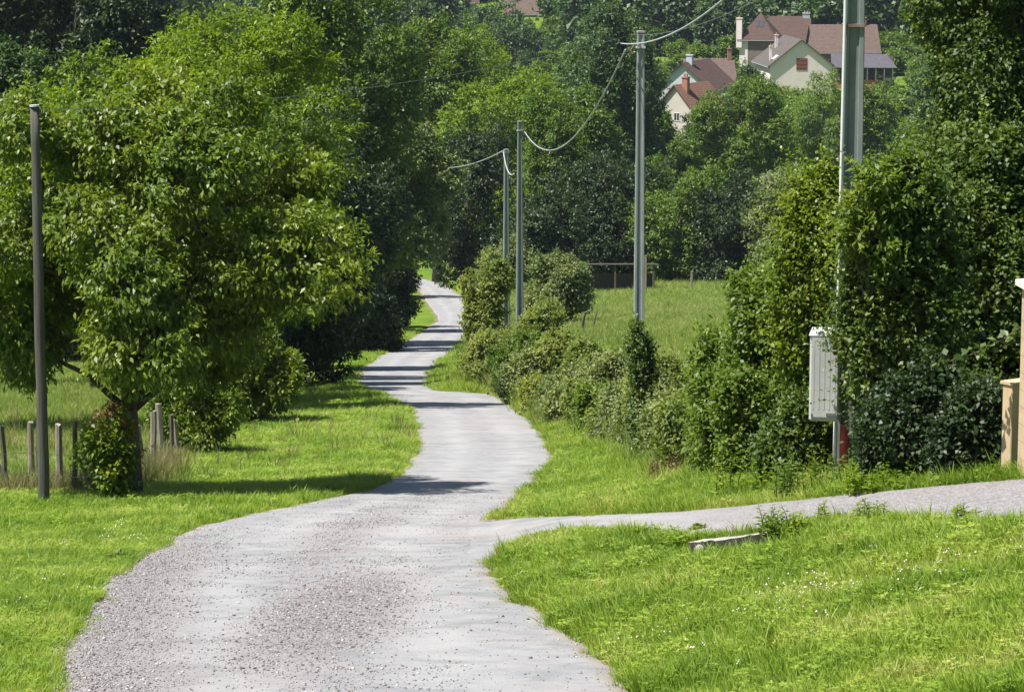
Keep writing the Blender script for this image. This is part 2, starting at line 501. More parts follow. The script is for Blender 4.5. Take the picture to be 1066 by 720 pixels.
def road_mat(name, drive=False):
    m, nt, p = newmat(name)
    g = geopos(nt)
    uvn = nt.nodes.new('ShaderNodeUVMap'); sep = nt.nodes.new('ShaderNodeSeparateXYZ'); nt.links.new(uvn.outputs[0], sep.inputs[0])
    big = noise(nt, .5, 5, .6, g); mid = noise(nt, 3.2, 5, .65, g)
    fine = noise(nt, 45, 3, .8, g)
    vor = nt.nodes.new('ShaderNodeTexVoronoi'); vor.inputs['Scale'].default_value = 42; nt.links.new(g, vor.inputs['Vector'])
    base = ramp(nt, mid, [(.25, (.178, .177, .177)), (.5, (.236, .235, .235)), (.8, (.29, .287, .283))])
    pk = ramp(nt, big, [(.48, (0, 0, 0)), (.7, (1, 1, 1))])
    base = mixc(nt, mathn(nt, 'MULTIPLY', pk, .55), base, (.295, .26, .238))
    ed = nt.nodes.new('ShaderNodeAttribute'); ed.attribute_name = 'edge'
    em = ramp(nt, mathn(nt, 'ADD', ed.outputs['Fac'], mathn(nt, 'MULTIPLY_ADD', mid, 1.2, -.6)), [(.35, (0, 0, 0)), (.8, (1, 1, 1))])
    base = mixc(nt, mathn(nt, 'MULTIPLY', em, .7), base, (.27, .22, .165))
    st = nt.nodes.new('ShaderNodeAttribute'); st.attribute_name = 'track'
    base = mixc(nt, mathn(nt, 'MULTIPLY', st.outputs['Fac'], ramp(nt, big, [(.3, (.2, .2, .2)), (.6, (.7, .7, .7))])), base, (.30, .297, .292))
    pat = noise(nt, .9, 3, .5, g, 1.2)
    base = mixc(nt, 1.0, base, ramp(nt, pat, [(.36, (.84, .835, .83)), (.46, (.97, .97, .97)), (.6, (1.06, 1.05, 1.04))]), 'MULTIPLY')
    # loose chippings mask stored on the mesh
    a = nt.nodes.new('ShaderNodeAttribute'); a.attribute_name = 'chip'
    msk = mathn(nt, 'MULTIPLY_ADD', mid, .9, -.45)
    msk = mathn(nt, 'ADD', a.outputs['Fac'], msk)
    msk = ramp(nt, msk, [(.25, (0, 0, 0)), (.75, (1, 1, 1))])
    stone = ramp(nt, vor.outputs['Color'], [(.0, (.085, .07, .068)), (.35, (.158, .140, .134)), (.65, (.235, .22, .212)), (1, (.34, .32, .315))])
    sp = ramp(nt, fine, [(.30, (.5, .49, .49)), (.44, (1, 1, 1)), (.62, (1.0, 1, 1)), (.72, (1.15, 1.14, 1.14))])
    base = mixc(nt, 1.0, base, sp, 'MULTIPLY')
    col = mixc(nt, mathn(nt, 'MULTIPLY', msk, .85), base, stone)
    nt.links.new(col, p.inputs['Base Color']); p.inputs['Roughness'].default_value = .9
    p.inputs['Specular IOR Level'].default_value = .25
    h = mathn(nt, 'ADD', fine, mathn(nt, 'MULTIPLY', vor.outputs['Distance'], msk))
    nt.links.new(bump(nt, h, .55, .012), p.inputs['Normal'])
    return m


M['road'] = road_mat('worn chipped asphalt')
M['drive'] = road_mat('grey gravel')
m_, nt_, p_ = newmat('loose stone chips')
_oi = nt_.nodes.new('ShaderNodeObjectInfo')
nt_.links.new(ramp(nt_, _oi.outputs['Random'], [(0, (.06, .045, .045)), (.35, (.165, .140, .132)), (.7, (.275, .252, .24)), (1, (.48, .45, .44))]), p_.inputs['Base Color'])
p_.inputs['Roughness'].default_value = .85
M['chip'] = m_

# ------------------------------------------------------------------ terrain
def gridmesh(xs, ys, zfun):
    X, Y = np.meshgrid(xs, ys); Z = zfun(X, Y)
    V = np.c_[X.ravel(), Y.ravel(), Z.ravel()]
    nx, ny = len(xs), len(ys)
    i = (np.arange(ny - 1)[:, None] * nx + np.arange(nx - 1)[None, :]).ravel()
    return V, np.c_[i, i + 1, i + nx + 1, i + nx]


def vnoise(X, Y, s, seed):
    """cheap smooth value noise"""
    r = np.random.default_rng(seed); T = r.random((256, 256))
    x = X / s; y = Y / s; xi = np.floor(x).astype(int); yi = np.floor(y).astype(int)
    fx = x - xi; fy = y - yi; fx = fx * fx * (3 - 2 * fx); fy = fy * fy * (3 - 2 * fy)
    g = lambda a, b: T[a % 256, b % 256]
    return (g(xi, yi) * (1 - fx) + g(xi + 1, yi) * fx) * (1 - fy) + (g(xi, yi + 1) * (1 - fx) + g(xi + 1, yi + 1) * fx) * fy


def fbm(X, Y, s, seed):
    return vnoise(X, Y, s, seed) * .55 + vnoise(X, Y, s / 2.3, seed + 1) * .3 + vnoise(X, Y, s / 5, seed + 2) * .15


def spaced(stops):
    out = []
    for a, b, st in stops: out += list(np.arange(a, b, st))
    return np.array(out + [stops[-1][1]])


xs = spaced([(-420, -60, 14), (-60, -24, 3), (-24, -12, .6), (-12, 14, .22), (14, 40, .9), (40, 60, 3), (60, 420, 14)])
ys = spaced([(-30, 14, 3), (14, 70, .3), (70, 150, .6), (150, 330, 1.5), (330, 1400, 12)])


def dist_mask(P, poly, grow):
    """inside polygon grown a little, by sampling offsets"""
    r = pip(P, poly)
    for a in np.linspace(0, 2 * PI, 8, endpoint=False):
        r |= pip(P + np.array([math.cos(a), math.sin(a)]) * grow, poly)
    return r


V, Fq = gridmesh(xs, ys, ground)
nearm = (V[:, 1] > 10) & (V[:, 1] < 340) & (np.abs(V[:, 0]) < 22)
on = np.zeros(len(V), bool)
on[nearm] = dist_mask(V[nearm, :2], road_poly, .35) | dist_mask(V[nearm, :2], drive_poly, .35)
edge = np.zeros(len(V), bool)
edge[nearm] = dist_mask(V[nearm, :2], road_poly, .22) | dist_mask(V[nearm, :2], drive_poly, .18)
V[:, 2] += np.where(on, -.045, (fbm(V[:, 0], V[:, 1], 1.6, 11) - .5) * .10 + (fbm(V[:, 0], V[:, 1], 7, 15) - .5) * .16)
soil = edge.astype(float)
# bare patches: behind the fence, worn track on left verge, field far edge
def blob(px, py, rx, ry, s=1.0):
    h = hit(px, py); return s * np.exp(-((V[:, 0] - h[0]) / rx) ** 2 - ((V[:, 1] - h[1]) / ry) ** 2)
for b in (blob(658, 690, .25, .6, 1), blob(15, 470, 1.2, 4, .9), blob(740, 294, 4, 3, 1.), blob(690, 293, 3, 3, .6), blob(377, 465, .5, 4, .55), blob(270, 455, .4, 4, .5), blob(330, 392, 1.2, 4, .5),
          blob(700, 480, 1.2, 1.5, .5), blob(600, 450, 1., 3, .4)):
    soil = np.maximum(soil, b)
me = np_mesh('ground', V, Fq, smooth=True)
a = me.attributes.new('soil', 'FLOAT', 'POINT'); a.data.foreach_set('value', soil.astype(np.float32))
props(link('ground', me, M['ground']), kind='structure')


def strip(name, A, B, across, lift, mat, chipf):
    n = len(A); t = np.linspace(0, 1, across + 1)
    P = A[:, None, :] * (1 - t)[None, :, None] + B[:, None, :] * t[None, :, None]
    X, Y = P[..., 0], P[..., 1]
    mic = (fbm(X, Y, 1.4, 31) - .5) * .025
    if name == 'driveway':
        s_ = np.r_[0, np.cumsum(np.linalg.norm(np.diff((A + B) / 2, axis=0), axis=1))]
        lift = (lift - .05 * (1 - sstep((s_ - .5) / 1.1)))[:, None]
        lift = lift + (fbm(X, Y, .35, 61) - .5) * .03 * (1 - sstep((s_ - 1.2) / 1.0))[:, None]
    Z = ground(X, Y) + lift + mic
    edgeu = np.minimum(t, 1 - t)
    Z = Z - np.where(edgeu < .02, .05, 0)[None, :]
    Vv = np.c_[X.ravel(), Y.ravel(), Z.ravel()]
    i = (np.arange(n - 1)[:, None] * (across + 1) + np.arange(across)[None, :]).ravel()
    Fq = np.c_[i, i + 1, i + across + 2, i + across + 1]
    me = np_mesh(name, Vv, Fq, smooth=True)
    ch = chipf(X, Y, np.broadcast_to(t, X.shape))
    a = me.attributes.new('chip', 'FLOAT', 'POINT'); a.data.foreach_set('value', ch.ravel().astype(np.float32))
    wdt = np.linalg.norm(B - A, axis=1)[:, None]; de = np.minimum(t, 1 - t)[None, :] * wdt
    a = me.attributes.new('edge', 'FLOAT', 'POINT'); a.data.foreach_set('value', np.clip(1.1 - de / .38, 0, 1).ravel().astype(np.float32))
    tk = np.exp(-((np.broadcast_to(t, X.shape) - .32) / .10) ** 2) + np.exp(-((np.broadcast_to(t, X.shape) - .72) / .10) ** 2)
    a = me.attributes.new('track', 'FLOAT', 'POINT'); a.data.foreach_set('value', np.clip(tk, 0, 1).ravel().astype(np.float32))
    return props(link(name, me, mat), kind='structure')


def resample(A, B, step):
    Mid = (A + B) / 2
    s = np.r_[0, np.cumsum(np.linalg.norm(np.diff(Mid, axis=0), axis=1))]
    q = np.arange(0, s[-1], step)
    f = lambda P: np.c_[np.interp(q, s, P[:, 0]), np.interp(q, s, P[:, 1])]
    return f(A), f(B)


pc = hit(345, 640); pl = hit(120, 690); pl2 = hit(190, 580); pm = hit(330, 590)


def chip_road(X, Y, u):
    c = 1.0 * np.exp(-((X - pc[0] - .02 * (Y - pc[1])) / .85) ** 2 - ((Y - pc[1]) / 6.5) ** 2)
    l = .95 * np.exp(-(u / .24) ** 2) * sstep((46 - Y) / 14)
    l2 = .5 * np.exp(-((u - .5) / .16) ** 2) * sstep((70 - Y) / 30)
    r = .35 * np.exp(-((1 - u) / .06) ** 2)
    return np.maximum.reduce([c, l, l2 * .8, r])


RLs, RRs = resample(RL, RR, .18)
strip('road', RLs, RRs, 40, .02, M['road'], chip_road)
# pair the driveway edges by column
DUs, DLs = resample(DUw, DLw[np.linspace(0, len(DLw) - 1, len(DUw)).astype(int)], .12)
strip('driveway', DUs, DLs, 16, .032, M['drive'], lambda X, Y, u: .3 + .45 * sstep((X - 1.0) / 3) + 0 * u)


# ------------------------------------------------------------------ scattering (stuff only)
def gn_scatter(name, P, rot, scl, idx, protos, mat, kind='stuff', label=None):
    me = bpy.data.meshes.new(name); me.vertices.add(len(P)); me.vertices.foreach_set('co', np.asarray(P, np.float32).ravel())
    a = me.attributes.new('rot', 'FLOAT_VECTOR', 'POINT'); a.data.foreach_set('vector', np.asarray(rot, np.float32).ravel())
    a = me.attributes.new('scl', 'FLOAT_VECTOR', 'POINT'); a.data.foreach_set('vector', np.asarray(scl, np.float32).ravel())
    a = me.attributes.new('idx', 'INT', 'POINT'); a.data.foreach_set('value', np.asarray(idx, np.int32))
    o = bpy.data.objects.new(name, me); C.objects.link(o); props(o, kind=kind)
    if label: o['label'] = label
    g = bpy.data.node_groups.new(name + ' scatter', 'GeometryNodeTree')
    g.interface.new_socket('Geometry', in_out='INPUT', socket_type='NodeSocketGeometry')
    g.interface.new_socket('Geometry', in_out='OUTPUT', socket_type='NodeSocketGeometry')
    N, Lk = g.nodes, g.links
    gi = N.new('NodeGroupInput'); go = N.new('NodeGroupOutput')
    iop = N.new('GeometryNodeInstanceOnPoints'); join = N.new('GeometryNodeJoinGeometry')
    for pm_ in protos:
        po = bpy.data.objects.new(name + '_source', pm_)
        if not pm_.materials: pm_.materials.append(mat)
        oi = N.new('GeometryNodeObjectInfo'); oi.inputs['Object'].default_value = po; oi.inputs['As Instance'].default_value = True
        Lk.new(oi.outputs['Geometry'], join.inputs[0])
    def attr(nm, ty):
        n = N.new('GeometryNodeInputNamedAttribute'); n.data_type = ty; n.inputs[0].default_value = nm; return n.outputs[0]
    Lk.new(gi.outputs[0], iop.inputs['Points']); Lk.new(join.outputs[0], iop.inputs['Instance'])
    iop.inputs['Pick Instance'].default_value = True
    Lk.new(attr('idx', 'INT'), iop.inputs['Instance Index'])
    e2r = N.new('FunctionNodeEulerToRotation'); Lk.new(attr('rot', 'FLOAT_VECTOR'), e2r.inputs[0])
    Lk.new(e2r.outputs[0], iop.inputs['Rotation']); Lk.new(attr('scl', 'FLOAT_VECTOR'), iop.inputs['Scale'])
    Lk.new(iop.outputs[0], go.inputs[0])
    md = o.modifiers.new('scatter', 'NODES'); md.node_group = g
    return o


def tuft(nb, h, wd, spread, lean, seed):
    r = np.random.default_rng(seed); V = []; Fc = []; T = []
    for b in range(nb):
        a = r.uniform(0, 2 * PI); q = spread * math.sqrt(r.random())
        p = np.array([math.cos(a) * q, math.sin(a) * q, -.02]); hh = h * r.uniform(.55, 1.15)
        a2 = a + r.normal(0, .9); ln = lean * r.uniform(.3, 1.3) * hh
        d = np.array([math.cos(a2), math.sin(a2), 0]); s = np.array([-d[1], d[0], 0]) * wd * r.uniform(.7, 1.2)
        a3 = r.uniform(0, PI); s = np.array([math.cos(a3), math.sin(a3), 0]) * wd
        k = len(V); t = r.random()
        V += [p - s, p + s, p + d * ln * .3 + np.array([0, 0, hh * .55]) - s * .8, p + d * ln * .3 + np.array([0, 0, hh * .55]) + s * .8,
              p + d * ln + np.array([0, 0, hh])]
        Fc += [(k, k + 1, k + 3), (k, k + 3, k + 2), (k + 2, k + 3, k + 4)]
        T += [t] * 5
    return np_mesh('tuft', np.array(V), np.array(Fc), tint=T)


def clover(seed, mat_flower=False):
    r = np.random.default_rng(seed); V = []; Fc = []; T = []
    for b in range(16):
        p = np.array([*r.normal(0, .06, 2), r.uniform(.03, .09)])
        a = r.uniform(0, 2 * PI); s = r.uniform(.012, .026)
        for k3 in range(3):
            aa = a + k3 * 2.1; d = np.array([math.cos(aa), math.sin(aa), r.uniform(-.2, .4)]) * s; e = np.array([-d[1], d[0], 0]) * .6
            k = len(V); V += [p, p + d * .6 + e, p + d * 1.15, p + d * .6 - e]; Fc.append((k, k + 1, k + 2, k + 3)); T += [r.random()] * 4
    return np_mesh('tuft', np.array(V), np.array(Fc), tint=T)


def spread(n, Y0, Y1, xmar=2.0, xr=None, seed=0, power=1.0):
    """random points inside the view wedge (with a margin), uniform in area"""
    r = np.random.default_rng(seed)
    Y = np.sqrt(r.uniform(Y0 ** 2, Y1 ** 2, n)) if power == 1 else Y0 * (Y1 / Y0) ** r.random(n)
    X = r.uniform(-1, 1, n) * (Y * .182 + xmar)
    return np.c_[X, Y]


slab_poly = np.array([_c[:2] + [-.1, -.30], _d[:2] + [.05, -.30], _d[:2] + [.05, .5], _c[:2] + [-.1, .5]])


def off_road(P, margin=0.0):
    r = ~(pip(P, road_poly) | pip(P, drive_poly) | pip(P, slab_poly))
    return r


fence_line = [hit(-40, 512), hit(30, 512), hit(95, 512), hit(150, 497), hit(172, 478), hit(215, 440), hit(262, 405), hit(330, 372)]
fl = np.array(fence_line)[:, :2]


def left_field(P):
    """beyond the stake fence"""
    return (P[:, 0] < np.interp(P[:, 1], fl[np.argsort(fl[:, 1]), 1], fl[np.argsort(fl[:, 1]), 0])) & (P[:, 1] > 52.5)


def grasslayer(name, P, mat, protos, hs, seed, np_=None, label=None):
    r = np.random.default_rng(seed); n = len(P)
    z = ground(P[:, 0], P[:, 1]) + (fbm(P[:, 0], P[:, 1], 1.6, 11) - .5) * .10 + (fbm(P[:, 0], P[:, 1], 7, 15) - .5) * .16
    s = hs * r.uniform(.6, 1.25, n) * (1 + .4 * ((P[:, 0] > 0) & (P[:, 1] < np.interp(P[:, 0], DLw[::4][np.argsort(DLw[::4, 0]), 0], DLw[::4][np.argsort(DLw[::4, 0]), 1]) - .8))) * (0.65 + .8 * fbm(P[:, 0], P[:, 1], 1.1, 77))
    wd = np.sqrt(np.maximum(P[:, 1], 20) / 28.)
    S = np.c_[s * wd, s * wd, s * np.sqrt(wd)]
    rot = np.c_[r.normal(0, .12, n), r.normal(0, .12, n), r.uniform(0, 2 * PI, n)]
    return gn_scatter(name, np.c_[P, z], rot, S, r.integers(0, len(protos), n), protos, mat, label=label)


tufts_short = [tuft(16, .115, .0042, .09, .75, s) for s in range(8)] + [clover(50)]
P = np.vstack([spread(95000, 18, 42, 1.2, seed=1), spread(80000, 42, 90, 2, seed=2), spread(60000, 90, 200, 3, seed=4)])
P = P[off_road(P) & ~left_field(P)]
xr_ = np.interp(P[:, 1], _yy, _xr)
b0_ = np.interp(P[:, 1], [33, 42, 63, 83, 108, 150, 250], [5.5, 4.2, 2.6, 2.2, 1.6, 1.3, 1.3])
fieldm = (P[:, 0] - xr_ > b0_) & (P[:, 1] > 36)
Pg = P[~fieldm]
grasslayer('grass', Pg, M['grass'], tufts_short, 1.0, 5, label='short bright green verge grass')
tufts_long = [tuft(16, .26, .004, .10, .5, 20 + s) for s in range(5)]
Pf = np.vstack([P[fieldm], spread(45000, 60, 260, 3, seed=8)])
Pf = Pf[off_road(Pf)]
xr_ = np.interp(Pf[:, 1], _yy, _xr)
Pf = Pf[(Pf[:, 0] - xr_ > 1.5) & (Pf[:, 1] > 36)]
grasslayer('field_grass', Pf, M['field'], [tuft(16, .20, .004, .10, .5, 30 + s) for s in range(5)], 1.0, 6, label='rough meadow grass behind the bank')
Pl = np.vstack([spread(60000, 52, 150, 5, seed=12)]); Pl = Pl[left_field(Pl) & off_road(Pl)]
grasslayer('pasture_grass', Pl, M['field'], [tuft(14, .2, .004, .10, .5, 40 + s) for s in range(4)], .9, 7, label='pasture grass behind the stake fence')
# tall ragged grass: along verges, fence foot, driveway edge
r = np.random.default_rng(21)
segs = []
def along(pts, n, wid):
    Q = np.array(pts); s = np.r_[0, np.cumsum(np.linalg.norm(np.diff(Q, axis=0), axis=1))]; q = r.uniform(0, s[-1], n)
    return np.c_[np.interp(q, s, Q[:, 0]), np.interp(q, s, Q[:, 1])] + r.normal(0, wid, (n, 2))
T = np.vstack([along(DLw, 260, .16) + [0.0, -.3], along(DUw[30:], 500, .2) + [0, .4],
               along([hit(*p)[:2] for p in ((480, 400), (530, 425), (600, 450), (660, 475), (720, 497), (800, 512), (880, 508), (950, 504))], 4200, .35)])
T = T[off_road(T)]
RLn = RL[(RL[:, 1] > 19) & (RL[:, 1] < 130)]; RRn = RR[(RR[:, 1] > 19) & (RR[:, 1] < 130)]; RRn = RRn[(RRn[:, 1] < 36) | (RRn[:, 1] > 44)]
E_ = np.vstack([along(RLn, 5200, .10), along(RRn[RRn[:, 1] > 40], 3200, .10), along(RRn[RRn[:, 1] < 38], 1500, .09), along(DLw[22:], 1500, .08), along(DUw[32:], 1500, .08)])
E_ = E_[fbm(E_[:, 0], E_[:, 1], .6, 123) > .42]
grasslayer('edge_grass', E_, M['grass'], [tuft(11, .075, .004, .07, .9, 80 + s) for s in range(4)], .8, 14, label='low grass creeping over the crumbling edges of the lane')
grasslayer('tall_grass', T, M['grass'], [tuft(14, .19, .0045, .08, .6, 60 + s) for s in range(4)], 1.0, 9, label='longer grass tufts along the edges')
bk = [hit(*p)[:2] for p in ((486, 388), (520, 408), (560, 430), (600, 445), (660, 462), (700, 478), (740, 488))]
T = np.vstack([along(fl[:5], 520, .3), along(fl[:4], 200, .6) + [0, .8], along(bk, 1100, .55) + [.5, 1.2], along([at(p_, 75)[:2] for p_ in (-40, 60)] , 500, 6.0)])
T = T[off_road(T)]
grasslayer('dry_grass', T, M['dry'], [tuft(14, .42, .0045, .10, .4, 70 + s) for s in range(4)], .9, 10, label='dry tall grass at the foot of the stakes')

Bk = np.vstack([along(bk, 1900, .5) + [.5, 1.0], along(bk, 900, .5) + [1.3, 3.0]]); Bk = Bk[off_road(Bk)]
grasslayer('bank_grass', Bk, M['field'], [tuft(13, .62, .006, .16, .45, 90 + s) for s in range(4)], .95, 15, label='tall pale grass tangled through the bank brambles')

# clover flowers and daisies in the near verge
def blossom(seed):
    r = np.random.default_rng(seed); V = []; Fc = []
    for b in range(5):
        c = np.array([*r.normal(0, .12, 2), r.uniform(.07, .12)]); k = len(V); s = r.uniform(.008, .014)
        V += [c + np.array(v) * s for v in ((1, 0, 0), (0, 1, 0), (-1, 0, 0), (0, -1, 0), (0, 0, 1), (0, 0, -1))]
        Fc += [(k, k + 1, k + 4), (k + 1, k + 2, k + 4), (k + 2, k + 3, k + 4), (k + 3, k, k + 4), (k + 1, k, k + 5), (k + 2, k + 1, k + 5), (k + 3, k + 2, k + 5), (k, k + 3, k + 5)]
    return np_mesh('blossom', np.array(V), np.array(Fc))
m_, nt_, p_ = newmat('clover blossom'); p_.inputs['Base Color'].default_value = (.62, .60, .50, 1); M['blossom'] = m_
fp = []
for (px, py, nn, sd) in ((905, 605, 26, .5), (850, 625, 14, .35), (680, 590, 10, .5), (800, 660, 12, 1.1), (960, 590, 10, .6), (120, 560, 9, .8), (60, 620, 10, .7), (700, 680, 9, .6)):
    h = hit(px, py); fp.append(np.c_[r.normal(h[0], sd, nn), r.normal(h[1], sd * 1.8, nn)])
fp = np.vstack(fp); fp = fp[off_road(fp)]
n = len(fp)
gn_scatter('clover_flowers', np.c_[fp, ground(fp[:, 0], fp[:, 1])], np.c_[np.zeros((n, 2)), r.uniform(0, 6, n)], np.ones((n, 3)) * r.uniform(.8, 1.3, (n, 1)),
           r.integers(0, 3, n), [blossom(s) for s in range(3)], M['blossom'], label='white clover flowers in the near grass')

# loose chips on the road
def pebble(seed):
    r = np.random.default_rng(seed)
    v = np.array([(1, 0, 0), (0, 1, 0), (-1, 0, 0), (0, -1, 0), (0, 0, 1), (0, 0, -1), (.7, .7, .3), (-.7, .6, .2), (.5, -.8, .1)], float)
    v = v[:6] * r.uniform(.6, 1.1, (6, 1)); v[:, 2] *= .65
    f = [(0, 1, 4), (1, 2, 4), (2, 3, 4), (3, 0, 4), (1, 0, 5), (2, 1, 5), (3, 2, 5), (0, 3, 5)]
    return np_mesh('pebble', v * .5, np.array(f))
n = 130000
Y = r.uniform(20, 52, n); ul = r.uniform(-.02, 1.0, n)
Xl = np.interp(Y, RL[_ol, 1], RL[_ol, 0]); Xr = np.interp(Y, RR[_o, 1], RR[_o, 0])
X = Xl + (Xr - Xl) * ul
ch = chip_road(X, Y, ul) + (fbm(X, Y, .5, 90) - .5) * .8
keep = r.random(n) < np.clip(ch * 1.25 - .15, .035, 1)
Pc = np.c_[X, Y][keep]
nd = 5000
q = r.uniform(0, 1, nd); i = r.integers(12, len(DUs), nd)
Pd = DUs[i] * (1 - q)[:, None] + DLs[i] * q[:, None] + r.normal(0, .09, (nd, 2))
Pc = np.vstack([Pc, Pd]); n = len(Pc)
sz = np.clip(r.lognormal(math.log(.0135), .5, n), .006, .05)
gn_scatter('gravel', np.c_[Pc, ground(Pc[:, 0], Pc[:, 1]) + .024 + (fbm(Pc[:, 0], Pc[:, 1], 1.4, 31) - .5) * .025], np.c_[r.uniform(0, .5, (n, 2)), r.uniform(0, 6, n)],
           sz[:, None] * r.uniform(.8, 1.3, (n, 3)), r.integers(0, 5, n), [pebble(s) for s in range(5)], M['chip'], label='loose reddish and grey stone chips')


# ------------------------------------------------------------------ foliage
def unit(v): return v / (np.linalg.norm(v, axis=-1, keepdims=True) + 1e-9)


def leaf_mesh(P, Ld, Nd, ln, wd, tint, fold=.18):
    Ld = unit(Ld); Nd = unit(Nd - Ld * np.sum(Nd * Ld, 1, keepdims=True)); Wd = np.cross(Nd, Ld)
    n = len(P); ln = ln[:, None]; wd = wd[:, None]
    V = np.empty((n, 4, 3)); V[:, 0] = P; mid = P + Ld * ln * .45 + Nd * wd * fold
    V[:, 1] = mid + Wd * wd * .5; V[:, 2] = P + Ld * ln - Nd * ln * .08; V[:, 3] = mid - Wd * wd * .5
    return np_mesh('leaves', V.reshape(-1, 3), np.arange(n * 4).reshape(n, 4), tint=np.repeat(tint, 4))


def crown_clumps(E, Rr, nl, nc, r, lob=(.26, .42), shell=(.5, .78), flat_bottom=-.9, zfloor=None, boxy=.45):
    """E centre, Rr radii (3). returns lobe centres, radii, clump centres, outward directions"""
    ld = unit(r.normal(0, 1, (nl, 3)))
    ld[:, 2] = np.maximum(ld[:, 2], flat_bottom)
    ld = ld * (1 / np.max(np.abs(ld), axis=1, keepdims=True)) ** boxy
    lc = E + ld * Rr * r.uniform(*shell, (nl, 1)); lr = r.uniform(*lob, nl)[:, None] * Rr * r.uniform(.85, 1.15, (nl, 3))
    P = []; D = []; got = 0
    while got < nc:
        k = r.integers(0, nl, nc * 2); d = unit(r.normal(0, 1, (nc * 2, 3)))
        rf = 1 - .5 * r.random(nc * 2) ** 1.6
        rf = np.where(r.random(nc * 2) < .12, rf + r.uniform(0, .35, nc * 2), rf)
        p = lc[k] + d * lr[k] * rf[:, None]
        dep = np.min(np.linalg.norm((p[:, None, :] - lc[None]) / lr[None], axis=2), axis=1)
        ok = dep > .5
        if zfloor is not None: ok &= p[:, 2] > zfloor
        P.append(p[ok]); D.append(unit(d[ok] * .7 + unit((p[ok] - E) / Rr) * .5)); got += ok.sum()
    return lc, lr, np.vstack(P)[:nc], np.vstack(D)[:nc]


def foliage(E, Rr, nl, nc, per, leaf, clump, r, droop=.4, up=.8, shoots=0, shoot_len=.5, **kw):
    lc, lr, P, D = crown_clumps(np.asarray(E, float), np.asarray(Rr, float), nl, nc, r, **kw)
    n = nc * per
    sz = clump * r.uniform(.6, 1.3, nc)
    off = r.normal(0, 1, (nc, per, 3)) * sz[:, None, None] * np.array([1, 1, .55])
    LP = (P[:, None, :] + off).reshape(n, 3); DD = np.repeat(D, per, 0)
    ct = r.random(nc)
    tint = np.clip(np.repeat(ct, per) * .55 + r.random(n) * .6 - .08, 0, 1)
    Ld = DD * .6 + r.normal(0, .7, (n, 3)) + np.array([0, 0, -droop])
    Nd = DD * .45 + r.normal(0, .45, (n, 3)) + np.array([0, 0, up])
    ln = leaf[0] * r.uniform(.65, 1.3, n); wd = leaf[1] * r.uniform(.7, 1.25, n)
    if shoots:
        k = 16; ii = r.choice(len(P), shoots); L_ = shoot_len * r.uniform(.4, 1.5, shoots)
        sd = unit(D[ii] * .7 + np.array([0, 0, .75]) + r.normal(0, .3, (shoots, 3)))
        t = np.linspace(.05, 1, k)
        SP = P[ii][:, None] + sd[:, None] * (L_[:, None] * t)[..., None] + np.array([0, 0, -1.]) * (L_[:, None] * .25 * t ** 2)[..., None]
        SP = (SP + r.normal(0, .012, SP.shape)).reshape(-1, 3)
        m = len(SP); LP = np.vstack([LP, SP]); sdd = np.repeat(sd, k, 0)
        Ld = np.vstack([Ld, sdd * .5 + r.normal(0, .7, (m, 3)) + np.array([0, 0, -droop * .5])]); Nd = np.vstack([Nd, r.normal(0, .4, (m, 3)) + np.array([0, 0, 1.])])
        fall = np.tile(1.15 - .6 * t, shoots)
        ln = np.r_[ln, leaf[0] * fall * r.uniform(.8, 1.25, m)]; wd = np.r_[wd, leaf[1] * fall * r.uniform(.8, 1.2, m)]
        tint = np.r_[tint, np.clip(np.repeat(r.uniform(.3, .9, shoots), k) + r.normal(0, .12, m), 0, 1)]
    if kw.get('zfloor') is not None:
        LP[:, 2] = np.maximum(LP[:, 2], kw['zfloor'] - .1 + .2 * r.random(len(LP)))
    return lc, lr, P, leaf_mesh(LP, Ld, Nd, ln, wd, tint)


def limbs(base_z, E, Rr, lc, P, r, tr, ntwig, mb=None, lean=(0, 0), fork=.35, multi=1):
    mb = mb or MB()
    E = np.asarray(E)
    top = np.array([E[0] * .8, E[1] * .8, E[2] + Rr[2] * .35])
    n = 7; path = []
    for i in range(n):
        t = i / (n - 1); w_ = math.sin(t * PI) * Rr[0] * .05
        path.append(np.array([lean[0] * math.sin(t * 3) + top[0] * t ** 1.5 + r.normal(0, w_ * .4), lean[1] * t + top[1] * t ** 1.5 + r.normal(0, w_ * .4), base_z + (top[2] - base_z) * t]))
    rad = [tr * (1.35 if i == 0 else 1) * (1 - .82 * i / (n - 1)) for i in range(n)]
    mb.tube(path, rad, 10)
    for c in lc:
        tz = np.clip((c[2] - base_z) / (top[2] - base_z) - .25, fork * .8, .9); j = tz * (n - 1); i = int(j); f = j - i
        s = path[i] * (1 - f) + path[min(i + 1, n - 1)] * f
        m1 = s * .6 + c * .4 + np.array([0, 0, .08 * np.linalg.norm(c - s)]) + r.normal(0, .03, 3) * Rr
        r0 = tr * (1 - .75 * tz) * .55
        mb.tube([s, m1, c], [r0, r0 * .6, r0 * .25], 6)
        # twigs to the nearest clumps
    if ntwig:
        ii = r.choice(len(P), min(ntwig, len(P)), replace=False)
        for p in P[ii]:
            c = lc[np.argmin(np.linalg.norm(lc - p, axis=1))]
            m1 = (c + p) / 2 + r.normal(0, .02, 3) * Rr
            mb.tube([c, m1, p], [tr * .09, tr * .06, tr * .025], 4, cap=False)
    return mb


def boxdims(x0, x1, yt, yb, Y):
    a = W(x0, (yt + yb) / 2, Y); b = W(x1, (yt + yb) / 2, Y); t = W((x0 + x1) / 2, yt, Y); bo = W((x0 + x1) / 2, yb, Y)
    return (a[0] + b[0]) / 2, (t[2] + bo[2]) / 2, abs(b[0] - a[0]) / 2, abs(t[2] - bo[2]) / 2


DENS = 1.35


